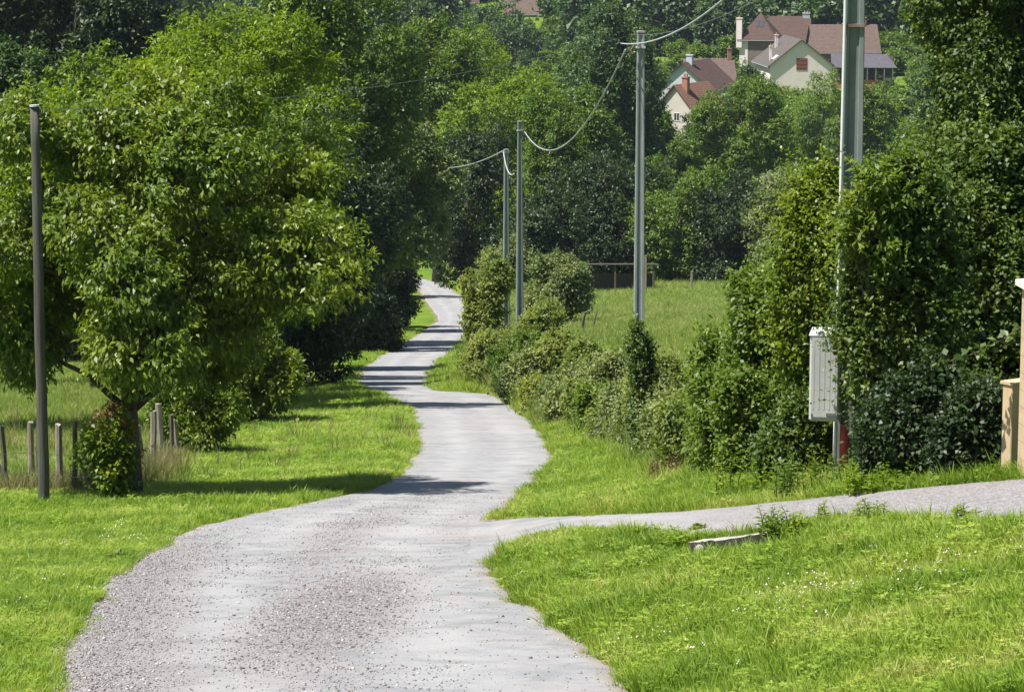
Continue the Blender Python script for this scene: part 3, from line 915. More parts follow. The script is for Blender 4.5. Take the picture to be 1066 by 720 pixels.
def tree(name, label, base_px, Y, box, mat, leaf, nc, per, clump, tr=.2, nl=18, depth=1.0, ntwig=60, group=None, seed=0, droop=.4, up=.8, cat='tree', trunk=True, sub=('trunk', 'crown'), bark='bark', dY=0, **kw):
    r = np.random.default_rng(seed)
    b = at(base_px, Y)
    cx, cz, rx, rz = boxdims(*box, Y + dY)
    E = np.array([cx - b[0], dY, cz - b[2]]); Rr = np.array([rx, rx * depth, rz])
    nc = int(nc * DENS); far_ = Y > 70; clump = clump * (.62 if far_ else .74); leaf = (leaf[0] * (1.2 if far_ else 1.05), leaf[1] * (1.25 if far_ else 1.05))
    kw.setdefault('shoots', int(nc * .2)); kw.setdefault('shoot_len', clump * 3.6)
    root = empty(name, b, label, cat, group)
    # lobes reach past the envelope by about 0.1, so shrink a touch
    lc, lr, P, me = foliage(E, Rr * .97, nl, nc, per, leaf, clump, r, droop, up, **kw)
    me.name = sub[1]
    link(sub[1], me, M[mat], root)
    if trunk:
        limbs(-.25, E, Rr, lc, P, r, tr, ntwig).build(sub[0], M[bark], root, smooth=True)
    return root


# walnut tree by the fence (largest, nearest on the left)
tree('walnut_tree', 'broad walnut tree with drooping leaves and dark trunk beside the stake fence', 136, 54, (-60, 366, 50, 418), 'walnut', (.128, .056), 4000, 27, .17, tr=.2, nl=52, depth=.95,
     ntwig=260, seed=1, droop=.95, up=.6, lob=(.17, .30), shell=(.5, .9), boxy=.25)
tree('ash_tree', 'bright yellow-green feathery tree standing right behind the walnut', 235, 92, (105, 372, -18, 330), 'ash', (.13, .05), 2300, 24, .24, tr=.25, nl=34, depth=.8,
     ntwig=60, seed=2, droop=.5, lob=(.2, .36))
tree('field_tree', 'yellow-green tree behind the wooden pole at the left edge of the pasture', -20, 80, (-170, 130, 70, 350), 'ash', (.13, .055), 1500, 22, .22, tr=.2, nl=26, depth=.7, ntwig=20, seed=3)
tree('pale_tree', 'dull blue-green tree whose top shows above the yellow-green tree at the left edge', 10, 120, (-90, 75, 30, 330), 'blue', (.2, .09), 900, 20, .3, tr=.2, nl=22, depth=.7, ntwig=10, seed=4)
tree('fruit_tree', 'mid-green rounded tree between the wooden pole and the bright feathery tree', 100, 112, (30, 215, 34, 330), 'mid', (.2, .08), 1100, 20, .3, tr=.2, nl=22, depth=.7, ntwig=10, seed=5)
# very dark trees along the top left
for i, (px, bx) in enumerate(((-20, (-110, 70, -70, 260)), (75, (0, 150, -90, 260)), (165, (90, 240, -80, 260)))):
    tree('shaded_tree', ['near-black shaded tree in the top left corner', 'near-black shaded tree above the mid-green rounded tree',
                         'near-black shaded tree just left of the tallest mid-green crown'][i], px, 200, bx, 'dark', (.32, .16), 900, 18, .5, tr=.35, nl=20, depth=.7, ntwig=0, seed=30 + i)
for i, (px, Y, lb) in enumerate(((160, 101, 'tree added to shade the verge, directly behind the walnut trunk'), (196, 109, 'tree added to shade the verge, second beyond the walnut'),
                                 (222, 117, 'tree added to shade the verge, third beyond the walnut'), (250, 127, 'tree added to shade the verge, farthest before the thin bare post'))):
    tree('verge_shade_tree', lb, px, Y, (px - 118 + 8 * i, px + 130 - 8 * i, 70 + 8 * i, 345 - 5 * i), 'mid', (.16, .08), 1500, 18, .3, tr=.2, nl=26, depth=.9, ntwig=20, seed=700 + i, group='trees added in a row to shade the left verge')  # mostly hidden row, added to cast shade on the left verge
# mass of big trees left of the lane
tree('lane_tree', 'tall mid-green tree above and behind the bright feathery tree', 330, 175, (225, 440, -70, 330), 'mid', (.25, .11), 2600, 18, .42, tr=.4, nl=40, depth=.7, ntwig=30, seed=8, lob=(.16, .28))
tree('hazel_thicket', 'dark grey-green thicket overhanging the left side of the shaded lane', 400, 196, (326, 482, 90, 290), 'grey', (.21, .11), 2600, 18, .36, tr=.25, nl=40, depth=.7, ntwig=30, seed=9, lob=(.16, .28))
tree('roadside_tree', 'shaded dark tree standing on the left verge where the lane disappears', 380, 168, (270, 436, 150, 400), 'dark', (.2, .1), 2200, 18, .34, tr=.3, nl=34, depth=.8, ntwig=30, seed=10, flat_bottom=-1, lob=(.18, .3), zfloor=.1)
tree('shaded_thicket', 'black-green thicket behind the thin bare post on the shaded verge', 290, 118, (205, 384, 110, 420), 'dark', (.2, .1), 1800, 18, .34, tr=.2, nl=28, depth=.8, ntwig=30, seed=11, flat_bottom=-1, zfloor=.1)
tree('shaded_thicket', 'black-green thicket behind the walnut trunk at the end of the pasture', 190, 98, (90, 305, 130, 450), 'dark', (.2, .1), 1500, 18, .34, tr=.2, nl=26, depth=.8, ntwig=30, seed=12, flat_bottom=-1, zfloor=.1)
tree('shaded_thicket', 'black-green thicket added to shade the left verge before the bend', 335, 140, (250, 412, 100, 405), 'dark', (.2, .1), 1700, 18, .34, tr=.25, nl=28, depth=.8, ntwig=30, seed=71, flat_bottom=-1, zfloor=.1)  # extra thicket, added to throw shade on the verge
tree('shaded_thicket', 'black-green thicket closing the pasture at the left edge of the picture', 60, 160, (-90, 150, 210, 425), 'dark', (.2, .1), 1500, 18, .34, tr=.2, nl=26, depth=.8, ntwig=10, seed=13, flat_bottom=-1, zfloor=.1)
# over the vanishing lane
tree('valley_tree', 'yellow-green crown directly above the vanishing lane', 455, 300, (385, 520, 8, 262), 'mid', (.3, .15), 2400, 16, .5, tr=.45, nl=40, depth=.8, ntwig=20, seed=14, lob=(.16, .28))
tree('ash_tree', 'light green feathery tree left of the two close grey poles', 515, 285, (440, 605, 55, 262), 'ash', (.28, .12), 2200, 16, .5, tr=.4, nl=36, depth=.8, ntwig=20, seed=15, lob=(.16, .28))
tree('valley_tree', 'rounded mid-green tree with its top just under the highest roof', 500, 360, (424, 548, 18, 230), 'ash', (.3, .14), 1500, 16, .55, tr=.4, nl=30, depth=.8, ntwig=0, seed=16)
tree('blue_green_tree', 'tall blue-green tree behind the top of the tall grey pole', 625, 330, (556, 706, -12, 262), 'blue', (.32, .16), 3000, 16, .55, tr=.5, nl=46, depth=.8, ntwig=20, seed=17, lob=(.15, .26))
tree('mid_green_tree', 'mid-green tree under the sagging cable between the two grey poles', 590, 275, (535, 655, 70, 278), 'mid', (.27, .12), 1800, 16, .45, tr=.35, nl=34, depth=.8, ntwig=20, seed=18, lob=(.17, .28))
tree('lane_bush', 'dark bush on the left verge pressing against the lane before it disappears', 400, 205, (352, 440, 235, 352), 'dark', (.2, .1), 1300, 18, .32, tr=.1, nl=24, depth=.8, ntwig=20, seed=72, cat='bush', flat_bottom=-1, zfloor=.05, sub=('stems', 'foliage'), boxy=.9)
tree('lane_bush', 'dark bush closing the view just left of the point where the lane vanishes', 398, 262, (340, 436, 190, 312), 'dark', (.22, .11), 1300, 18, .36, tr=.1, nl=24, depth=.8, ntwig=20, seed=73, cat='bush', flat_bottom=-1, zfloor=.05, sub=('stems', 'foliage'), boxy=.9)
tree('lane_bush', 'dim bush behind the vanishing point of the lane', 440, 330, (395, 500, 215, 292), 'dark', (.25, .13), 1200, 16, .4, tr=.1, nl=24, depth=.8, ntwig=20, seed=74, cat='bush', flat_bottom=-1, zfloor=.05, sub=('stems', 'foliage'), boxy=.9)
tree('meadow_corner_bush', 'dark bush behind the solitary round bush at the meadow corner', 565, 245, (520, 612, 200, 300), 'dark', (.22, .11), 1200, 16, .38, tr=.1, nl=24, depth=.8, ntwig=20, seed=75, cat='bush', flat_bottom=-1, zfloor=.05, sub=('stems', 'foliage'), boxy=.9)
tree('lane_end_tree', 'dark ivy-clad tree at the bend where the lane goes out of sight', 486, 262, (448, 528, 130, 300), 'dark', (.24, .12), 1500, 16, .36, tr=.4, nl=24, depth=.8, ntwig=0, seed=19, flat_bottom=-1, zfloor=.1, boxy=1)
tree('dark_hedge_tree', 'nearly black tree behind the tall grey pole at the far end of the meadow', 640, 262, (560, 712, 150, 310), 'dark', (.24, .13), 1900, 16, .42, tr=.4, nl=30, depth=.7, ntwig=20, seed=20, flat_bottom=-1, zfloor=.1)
for i, (px, Y, bx, mt, lb) in enumerate((
        (700, 258, (655, 775, 168, 312), 'mid', 'dense dark green hedge tree just right of the tall grey pole'),
        (765, 256, (710, 840, 180, 312), 'dark', 'dark hedge tree at the far end of the meadow under the round tree'),
        (830, 252, (775, 895, 160, 312), 'grey', 'greyish hedge tree at the meadow end touching the cabinet pole'))):
    tree('hedge_tree', lb, px, Y, bx, mt, (.22, .12), 1700, 16, .4, tr=.25, nl=28, depth=.7, ntwig=20, seed=40 + i, flat_bottom=-1, zfloor=.1)
tree('round_tree', 'round-headed open tree with visible branches in front of the white gable house', 779, 330, (700, 850, 54, 225), 'mid', (.26, .13), 2300, 16, .42, tr=.38, nl=26, depth=.85, ntwig=160, seed=50, lob=(.2, .34), shell=(.45, .8), boxy=.05)
tree('willow_tree', 'pale yellow-green willow below the white gable house', 852, 380, (822, 892, 66, 200), 'willow', (.3, .1), 1000, 16, .45, tr=.3, nl=20, depth=.9, ntwig=0, seed=51, droop=1.2)
tree('village_tree', 'bushy green tree between the cabinet pole and the right-hand verandah house', 905, 400, (868, 935, 84, 200), 'mid', (.32, .16), 900, 16, .45, tr=.3, nl=20, depth=.9, ntwig=0, seed=52)
tree('village_tree', 'soft blue-green tree right of the verandah house beside the big hazel', 975, 300, (925, 1030, 52, 290), 'blue', (.27, .14), 1300, 16, .42, tr=.3, nl=24, depth=.9, ntwig=0, seed=53)
tree('village_tree', 'blue-green bush between the tall grey pole and the low red roof', 722, 330, (700, 748, 158, 240), 'mid', (.26, .13), 900, 16, .4, tr=.3, nl=20, depth=.9, ntwig=0, seed=54)
for i, (px, Y, bx, mt, lb) in enumerate(((706, 385, (688, 728, 138, 220), 'mid', 'leafy garden tree below the orange-red roof'), (748, 400, (736, 766, 112, 220), 'mid', 'light green garden tree between the orange-red roof and the round tree'),
        (815, 500, (788, 850, 80, 160), 'mid', 'garden tree directly below the white gable wall'), (922, 500, (896, 962, 88, 170), 'blue', 'garden tree below the verandah'),
        (772, 480, (752, 800, 66, 160), 'blue', 'garden tree below the brown hipped-roof house'), (660, 400, (640, 690, 60, 200), 'blue', 'blue-green tree directly behind the tall grey pole left of the pale gable'))):
    tree('garden_tree', lb, px, Y, bx, mt, (.32, .16), 900, 15, .5, tr=.3, nl=18, depth=.8, ntwig=0, seed=500 + i, flat_bottom=-1, zfloor=.1)
tree('village_tree', 'small yellow-green tree on the slope above the blue-grey gable house', 700, 640, (672, 716, 14, 70), 'ash', (.5, .3), 500, 14, .7, tr=.3, nl=14, depth=.9, ntwig=0, seed=55)
tree('village_tree', 'dark green tree on the slope left of the house with the white chimney', 745, 660, (712, 776, 2, 80), 'blue', (.5, .3), 700, 14, .8, tr=.3, nl=16, depth=.9, ntwig=0, seed=56)

# big hazel and its neighbours at the right edge
tree('hazel_tree', 'large glossy hazel filling the right edge behind the driveway', 985, 41, (884, 1190, 110, 545), 'hazel', (.085, .066), 5200, 24, .14, tr=.12, nl=60, depth=.5, ntwig=200, seed=60, flat_bottom=-1, lob=(.15, .26), zfloor=-.6, droop=.5, boxy=.5, shoots=2200, shoot_len=.75)
tree('birch_tree', 'tall loose tree with small glinting leaves at the top right corner', 1060, 45, (925, 1225, -150, 330), 'hazel', (.075, .05), 3300, 22, .13, tr=.12, nl=50, depth=.7, ntwig=240, seed=61, lob=(.14, .26), droop=.9)
tree('hazel_shoot_tree', 'leafy hazel in front of the nearest pole reaching above the cabinet', 928, 36.6, (868, 1000, 150, 470), 'hazel', (.08, .062), 1500, 22, .12, tr=.05, nl=34, depth=.35, ntwig=160, seed=62, flat_bottom=-1, lob=(.14, .26), shoots=700, shoot_len=.6)
tree('elder_shoots', 'bright yellow-green shoots in front of the nearest pole above the cabinet', 900, 36.3, (872, 940, 128, 300), 'nettle', (.11, .045), 70, 14, .12, tr=.03, nl=14, depth=.5, ntwig=60, seed=67, cat='shoots', sub=('stems', 'leaves'), lob=(.15, .3), shoots=60, shoot_len=.5)
tree('hedge_tree', 'glossy hedge tree behind the cabinet and the nearest pole', 850, 39.5, (808, 925, 175, 430), 'walnut', (.075, .045), 1900, 22, .13, tr=.06, nl=34, depth=.5, ntwig=160, seed=65, flat_bottom=-1, shoots=900, shoot_len=.7)
tree('elder_bush', 'bright-topped bush left of the white cabinet', 812, 42.0, (744, 882, 258, 530), 'nettle', (.09, .045), 2300, 20, .13, tr=.05, nl=40, depth=.7, ntwig=120, seed=63, cat='bush', flat_bottom=-1, zfloor=.05, sub=('stems', 'foliage'), boxy=.7, lob=(.18, .32))
for i, (px, row, hw, top, lb) in enumerate(((778, 503, 40, 385, 'knee-high leafy bush at the hedge foot nearest the lane'), (826, 507, 34, 400, 'leafy bush at the hedge foot just left below the cabinet'),
        (934, 505, 30, 395, 'bush coloured dark for shade at the hedge foot just right of the red duct'), (965, 502, 40, 372, 'bush coloured dark for shade filling the hedge foot halfway to the pillar'), (1018, 498, 42, 385, 'bush coloured dark for shade at the hedge foot beside the gate pillar'))):
    Yb = hit(px, row)[1] + .5
    tree('hedge_bush', lb, px, Yb, (px - hw, px + hw, top, row + 25), ['nettle', 'hazel', 'dark', 'dark', 'dark'][i], (.07, .05), 1100, 20, .11, tr=.03, nl=22, depth=.6, ntwig=60, seed=80 + i, cat='bush', flat_bottom=-1, zfloor=-.1, sub=('stems', 'foliage'), lob=(.2, .4), shoots=260, shoot_len=.4)  # the last three take dark leaves: shade under the hazel put into colour
tree('hedge_bush', 'dense dark bush under and behind the white cabinet', 868, 40.0, (815, 935, 330, 540), 'hazel', (.07, .05), 1700, 20, .12, tr=.04, nl=24, depth=.6, ntwig=60, seed=64, cat='bush', flat_bottom=-1, zfloor=.05, sub=('stems', 'foliage'), boxy=.7)
tree('hedge_bush', 'leafy bush at the hedge foot between the nearest pole and the pillar', 955, 38.0, (895, 1040, 380, 540), 'hazel', (.07, .05), 1600, 20, .12, tr=.04, nl=24, depth=.4, ntwig=60, seed=66, cat='bush', flat_bottom=-1, zfloor=.05, sub=('stems', 'foliage'), boxy=.8)

# ------------------------------------------------------------------ bank bushes
BANK = [  # px, base row, half width px, top row, material, label
    (508, 372, 26, 262, 'bramble', 'farthest bramble bush on the bank where the lane narrows'),
    (528, 322, 30, 246, 'grey', 'greyish bush at the foot of the two close grey poles'),
    (516, 398, 28, 338, 'bramble', 'tall bramble bush left of the shorter grey pole'),
    (548, 402, 30, 348, 'nettle', 'bright green bush around the foot of the shorter grey pole'),
    (580, 412, 32, 345, 'bramble', 'bramble bush just right of the shorter grey pole'),
    (572, 372, 34, 314, 'bramble', 'pale bramble between the shorter grey pole and the solitary round bush'),
    (552, 420, 30, 368, 'grey', 'low grey-green bush on the bank face below the shorter grey pole'),
    (612, 426, 34, 356, 'bramble', 'low bramble midway between the two nearer grey poles'),
    (600, 440, 26, 378, 'grey', 'small greyish bush low on the bank between the poles'),
    (640, 446, 32, 362, 'grey', 'grey-leaved bush just left of the tall grey pole'),
    (688, 464, 34, 372, 'bramble', 'bramble bush right of the foot of the tall grey pole'),
    (668, 470, 24, 405, 'grey', 'small thistle bush below the tall grey pole'),
    (722, 492, 30, 398, 'bramble', 'leafy bush with reddish dry stems at the start of the tall hedge'),
    (752, 500, 34, 330, 'nettle', 'tall nettle-green bush at the left end of the tall hedge'),
]
for i, (px, br, hw, tr_, mt, lb) in enumerate(BANK):
    h = hit(px, br); Y = h[1] + .6
    if Y > 230: Y = 215
    tree('bank_bush', lb, px, Y, (px - hw, px + hw, tr_, br + 2), mt, (.075 + .0004 * Y, .04 + .0002 * Y), 620, 16, .13 + .0006 * Y, tr=.03, nl=18, depth=.9, ntwig=60, seed=100 + i,
         cat='bush', group='bushes along the bank right of the lane', flat_bottom=-1, zfloor=.02, sub=('stems', 'foliage'), lob=(.24, .42))
BL = [(490, 392), (520, 412), (560, 436), (600, 452), (640, 466), (700, 488), (760, 503)]
rb = np.random.default_rng(44)
for i, px in enumerate(np.arange(500, 752, 15)):
    row = np.interp(px, [b_[0] for b_ in BL], [b_[1] for b_ in BL]) - 5 + rb.uniform(-4, 3)
    hgt = np.interp(px, [500, 600, 660, 740], [52, 52, 62, 105]) * rb.uniform(.75, 1.2)
    Yb = hit(px, row)[1] + .5; hw = rb.uniform(15, 24)
    tree('bank_bush', 'low sunlit bramble in the unbroken row along the bank right of the lane', px, Yb, (px - hw, px + hw, row - hgt, row + 14), ['bramble', 'nettle', 'bramble', 'grey'][rb.integers(0, 4)], (.07 + .0004 * Yb, .035 + .0002 * Yb), 330, 16, .12 + .0006 * Yb,
         tr=.02, nl=14, depth=.9, ntwig=40, seed=160 + i, cat='bush', group='bushes along the bank right of the lane', flat_bottom=-1, zfloor=.02, sub=('stems', 'foliage'), lob=(.2, .4), shoots=120, shoot_len=.4)
tree('round_bush', 'solitary round bush in the meadow right of the shorter grey pole', 585, 168, (540, 616, 260, 340), 'grey', (.15, .08), 1500, 18, .28, tr=.06, nl=24, depth=1, ntwig=20, seed=130, cat='bush', flat_bottom=-1, zfloor=.02, boxy=.7, sub=('stems', 'foliage'))
tree('ivy_clump', 'dark ivy and bramble climbing the foot of the tall grey pole', 670, 61.8, (648, 690, 336, 478), 'hazel', (.07, .05), 900, 16, .1, tr=.02, nl=12, depth=1, ntwig=20, seed=131, cat='ivy', flat_bottom=-1, sub=('stems', 'foliage'))
tree('rose_bush', 'green bush with reddish young shoots growing through the stakes', 110, 52.2, (84, 138, 430, 525), 'walnut', (.11, .06), 260, 12, .14, tr=.03, nl=14, depth=.9, ntwig=40, seed=132, cat='bush', flat_bottom=-1, zfloor=.03, sub=('stems', 'foliage'), bark='twig')
tree('red_shoot_bush', 'small reddish-tipped shoots at the top of the bush by the walnut trunk', 118, 52.0, (92, 140, 412, 462), 'redleaf', (.08, .04), 26, 12, .06, tr=.015, nl=6, depth=.9, ntwig=10, seed=133, cat='shoots', sub=('stems', 'foliage'), bark='twig')
tree('low_bush', 'unkempt leafy bush right of the farther stakes where the walnut branches hang to the grass', 262, 84, (212, 318, 318, 446), 'walnut', (.12, .055), 1300, 18, .22, tr=.05, nl=26, depth=.9, ntwig=40, seed=137, cat='bush', flat_bottom=-1, zfloor=.03, sub=('stems', 'foliage'), lob=(.18, .34))
tree('low_bush', 'loose leafy bush behind the farther stakes below the walnut crown', 205, 70, (158, 248, 372, 474), 'walnut', (.11, .05), 900, 16, .16, tr=.04, nl=16, depth=.9, ntwig=30, seed=134, cat='bush', flat_bottom=-1, zfloor=.03, sub=('stems', 'foliage'))


# dry reddish weed stems on the bank and leafy weeds (one plant each)
def weed(name, label, px, row, hh, mat, stem_mat, nst, seed, leaf=(.08, .03), cat='weed', group=None, Y=None, spread_=.12, nleaf=34):
    r = np.random.default_rng(seed)
    b = hit(px, row) if Y is None else at(px, Y)
    root = empty(name, b, label, cat, group)
    mb = MB(); P = []; D = []
    for k in range(nst):
        a = r.uniform(0, 6.28); s = spread_ * math.sqrt(r.random()); p0 = np.array([math.cos(a) * s, math.sin(a) * s, -.05]); H = hh * r.uniform(.6, 1.05)
        ln = r.normal(0, .12, 2) * H; pts = [p0 + np.array([ln[0] * t * t, ln[1] * t * t, H * t]) for t in (0, .35, .7, 1)]
        mb.tube(pts, [.007, .006, .004, .002], 4)
        for q in range(nleaf):
            t = .12 + .88 * q / nleaf; c = p0 + np.array([ln[0] * t * t, ln[1] * t * t, H * t]); an = q * 2.4 + r.normal(0, .4)
            d = np.array([math.cos(an), math.sin(an), .25]); P.append(c); D.append(d)
    P = np.array(P); D = np.array(D); n = len(P)
    hz = np.clip(1.3 - P[:, 2] / hh, .5, 1) * 1.25
    me = leaf_mesh(P, D + r.normal(0, .15, (n, 3)), np.array([0, 0, 1.]) + r.normal(0, .3, (n, 3)), leaf[0] * hz * r.uniform(.7, 1.3, n), leaf[1] * hz * r.uniform(.8, 1.2, n), r.random(n))
    mb.build('stems', M[stem_mat], root); link('leaves', me, M[mat], root)
    return root


weed('tall_weed', 'tall leafy plant with bare topped stems above the left end of the hedge', 776, 505, 2.75, 'nettle', 'nettle', 9, 201, (.16, .045), spread_=.35, Y=42.6, nleaf=46)
weed('tall_weed', 'pale shoot sticking out in front of the cabinet pole', 898, 505, 3.3, 'ash', 'nettle', 4, 202, (.13, .05), spread_=.3, Y=37.8, nleaf=40)
weed('verge_weed', 'leafy weed clump at the left end of the culvert slabs', 657, 566, .36, 'ash', 'nettle', 7, 203, (.085, .038), spread_=.16, nleaf=17)
weed('verge_weed', 'leafy weed clump at the right end of the culvert slabs', 812, 556, .36, 'nettle', 'nettle', 11, 204, (.085, .038), spread_=.25, nleaf=17)
weed('verge_weed', 'weed clump on the driveway edge right of the slabs', 838, 556, .42, 'ash', 'nettle', 11, 205, (.085, .038), spread_=.3, nleaf=17)
weed('verge_weed', 'small weed clump on the driveway edge below the hazel', 905, 547, .34, 'nettle', 'nettle', 9, 206, (.085, .038), spread_=.3, nleaf=17)
weed('verge_weed', 'slender weed on the driveway edge nearest the gate pillar', 1010, 548, .26, 'ash', 'nettle', 6, 207, (.085, .038), spread_=.25, nleaf=17)
weed('verge_weed', 'low weed growing from the gravel above the slabs', 728, 553, .14, 'nettle', 'nettle', 7, 208, (.05, .025), spread_=.1)
weed('verge_weed', 'small dock plant alone in the grass left of the road', 127, 583, .16, 'nettle', 'nettle', 8, 209, (.12, .05), spread_=.08, nleaf=10)
for i, (px, row, hh, lb) in enumerate(((712, 478, .9, 'reddish dry weed stems at the foot of the hedge'), (738, 470, 1.0, 'reddish dry weed stems inside the left end of the tall hedge'),
                                       (646, 446, .7, 'dry weed stems on the bank below the tall grey pole'), (598, 425, .8, 'dry weed stems on the bank midway between the poles'),
                                       (560, 408, .8, 'dry weed stems on the bank beside the shorter grey pole'), (700, 500, .5, 'short dry weed stems on the verge in front of the hedge'))):
    weed('dry_weed', lb, px, row, hh, 'deadstem', 'deadstem', 26, 220 + i, (.06, .02), spread_=.45, nleaf=22, group='dry weeds along the bank')
weed('verge_weed', 'yellow-green leafy weeds at the hedge foot left of the cabinet', 800, 512, .7, 'ash', 'nettle', 32, 231, (.085, .038), spread_=.8, nleaf=17)
weed('verge_weed', 'yellow-green leafy weeds below the white cabinet', 850, 512, .55, 'nettle', 'nettle', 32, 232, (.085, .038), spread_=.6, nleaf=17)
weed('verge_weed', 'leafy weeds at the hedge foot between the cabinet and the pillar', 930, 508, .4, 'ash', 'nettle', 24, 233, (.085, .038), spread_=.6, nleaf=17)


# hazel branch reaching in front of the gate pillar
def branch(label, p0, p1, seed):
    r = np.random.default_rng(seed)
    root = empty('hazel_branch', p0, label, 'branch')
    d = p1 - p0; mb = MB(); P = []; D = []
    pts = [d * t + np.array([0, 0, -.10 * math.sin(t * PI)]) for t in np.linspace(0, 1, 7)]
    mb.tube(pts, np.linspace(.012, .003, 7), 5)
    for k in range(90):
        t = r.uniform(.05, 1); c = d * t + np.array([0, 0, -.10 * math.sin(t * PI)]) + r.normal(0, .035, 3); P.append(c); D.append(unit(d) * .5 + r.normal(0, .6, 3))
    n = len(P)
    me = leaf_mesh(np.array(P), np.array(D), np.array([0, 0, .8]) + r.normal(0, .5, (n, 3)) + np.array([-.3, -.5, 0]), np.full(n, .10) * r.uniform(.6, 1.2, n), np.full(n, .08) * r.uniform(.6, 1.2, n), r.random(n))
    mb.build('stem', M['twig'], root); link('leaves', me, M['hazel'], root)
branch('leafy branch sticking out to the left in front of the gate pillar', W(1085, 325, 32.2), W(972, 380, 32.6), 300)


# ------------------------------------------------------------------ poles
def mesh_pole(name, label, px, Y, top_row, w0, w1, mat, rz=0., lean=0., group=None, cat='utility pole'):
    b = at(px, Y); top = W(px, top_row, Y); H = top[2] - b[2]
    root = empty(name, b, label, cat, group, rz)
    mb = MB(); n = 10
    # H-profile tapered post: flanges and a recessed web
    for i in range(1):
        lo = []; hi = []
        for (s, out) in ((w0, lo), (w1, hi)):
            a = s / 2; t = s * .24; q = s * .38; e = s * .04
            z = -.5 if out is lo else H
            out += [(x, y, z) for x, y in ((-a + e, -q), (-a + t, -q), (-a + t + e, -q + .12 * s), (a - t - e, -q + .12 * s), (a - t, -q), (a - e, -q), (a, -q + e), (a, q - e), (a - e, q),
                                           (a - t, q), (a - t - e, q - .12 * s), (-a + t + e, q - .12 * s), (-a + t, q), (-a + e, q), (-a, q - e), (-a, -q + e))]
        # subdivide in height
        N = 8
        for k in range(N):
            l = [tuple(np.array(a_) * (1 - k / N) + np.array(b_) * (k / N)) for a_, b_ in zip(lo, hi)]
            h_ = [tuple(np.array(a_) * (1 - (k + 1) / N) + np.array(b_) * ((k + 1) / N)) for a_, b_ in zip(lo, hi)]
            bs = len(mb.v); m = len(l); mb.v += l + h_
            for j in range(m):
                j2 = (j + 1) % m; mb.f.append((bs + j, bs + j2, bs + m + j2, bs + m + j))
        bs = len(mb.v); mb.v += hi; mb.f.append(tuple(range(bs, bs + len(hi))))
    o = mb.build('shaft', M[mat], root)
    cap = MB(); cap.box(-w1 * .56, w1 * .56, -w1 * .44, w1 * .44, H, H + .035, .01); cap.build('cap', M['stone'], root)
    return root, H, b


def bracket(root, H, side, z=-.3, ln=.16):
    mb = MB(); s = side
    mb.tube([(0, -.1, H + z), (s * ln, -.14, H + z + .03), (s * (ln + .06), -.14, H + z - .06)], .014, 6)
    mb.tube([(s * (ln + .06), -.14, H + z - .06), (s * (ln + .05), -.14, H + z - .15)], .022, 8)
    mb.build('cable_hook', M['metal'], root)
    # steel band around the head
    b = MB(); b.box(-.105, .105, -.09, .09, H + z - .04, H + z + .0, .01); b.build('band', M['zinc'], root)


mid, Hm, bm = mesh_pole('concrete_pole', 'tall grey concrete pole at the meadow edge, second nearest', 664, 63, 34, .27, .155, 'concrete', rz=R(2))
bracket(mid, Hm, -1)
p2, H2, b2 = mesh_pole('concrete_pole', 'shorter grey concrete pole behind the bank, right one of the close pair', 541, 108, 127, .31, .15, 'concrete_green', rz=R(14))
bracket(p2, H2, 1)
p3, H3, b3 = mesh_pole('concrete_pole', 'farthest grey concrete pole, left one of the close pair', 527, 160, 156, .40, .22, 'concrete_green', rz=R(14))
bracket(p3, H3, -1, -.1, .12)
near, Hn, bn = mesh_pole('concrete_pole', 'nearest and thickest concrete pole with the white cabinet, rising out of frame', 881, 37.6, -130, .34, .235, 'concrete_green', rz=R(-7))
for z in (1.3, 3.2, 5.93, 7.2):
    if z < Hn:
        b_ = MB(); s = .34 - .105 * z / Hn; b_.box(-s / 2 - .035, s / 2 + .012, -s * .4 - .03, s * .4, z, z + .04, .01); b_.build('clamp', M['metal'], near)
mb = MB(); mb.tube([(-.165 + .05 * z / Hn, -.17 + .04 * z / Hn, z) for z in np.linspace(.9, Hn - .2, 10)], .021, 8); mb.build('conduit', M['grey_pipe'], near, smooth=True)
mb = MB(); mb.tube([(-.15, -.24, -.1), (-.155, -.24, .4), (-.15, -.22, .95)], .027, 8); mb.build('lower_conduit', M['grey_pipe'], near, smooth=True)
mb = MB(); mb.tube([(-.03, -.26, -.1), (-.035, -.25, .45), (-.03, -.2, .72)], .062, 10); mb.build('cable_duct', M['redtube'], near, smooth=True)

# cabinet: moulded box with a ribbed door, sloped lid and a back plate
cw = 30 / F * 37.6 * 1.02; chh = 95 / F * 37.6 * 1.0
cb = W(857.5, 437, 37.1)
cab = empty('meter_cabinet', cb, 'white moulded meter cabinet fixed to the nearest pole, half hidden by leaves', 'cabinet', rz=R(-8))
mb = MB(); mb.box(-cw / 2, cw / 2, -.11, .11, .03, chh - .06, .025)
mb.prism([(-cw / 2 + .02, -.09, 0), (cw / 2 - .02, -.09, 0), (cw / 2 - .02, .1, 0), (-cw / 2 + .02, .1, 0)], [(-cw / 2, -.11, .03), (cw / 2, -.11, .03), (cw / 2, .11, .03), (-cw / 2, .11, .03)])
mb.build('body', M['white_plastic'], cab)
mb = MB(); mb.prism([(-cw / 2 - .015, -.125, chh - .058), (cw / 2 + .015, -.125, chh - .058), (cw / 2 + .015, .12, chh - .058), (-cw / 2 - .015, .12, chh - .058)],
                    [(-cw / 2 + .02, -.08, chh), (cw / 2 - .02, -.08, chh), (cw / 2 - .02, .11, chh + .02), (-cw / 2 + .02, .11, chh + .02)])
mb.build('lid', M['white_plastic'], cab)
dr = MB(); dr.box(-cw / 2 + .025, cw / 2 - .02, -.124, -.112, .06, chh - .085)
for k in range(5):
    x = -cw / 2 + .055 + k * (cw - .11) / 4; dr.box(x - .008, x + .008, -.127, -.124, .16, chh - .12)
dr = dr.build('door', M['white_plastic'], cab)
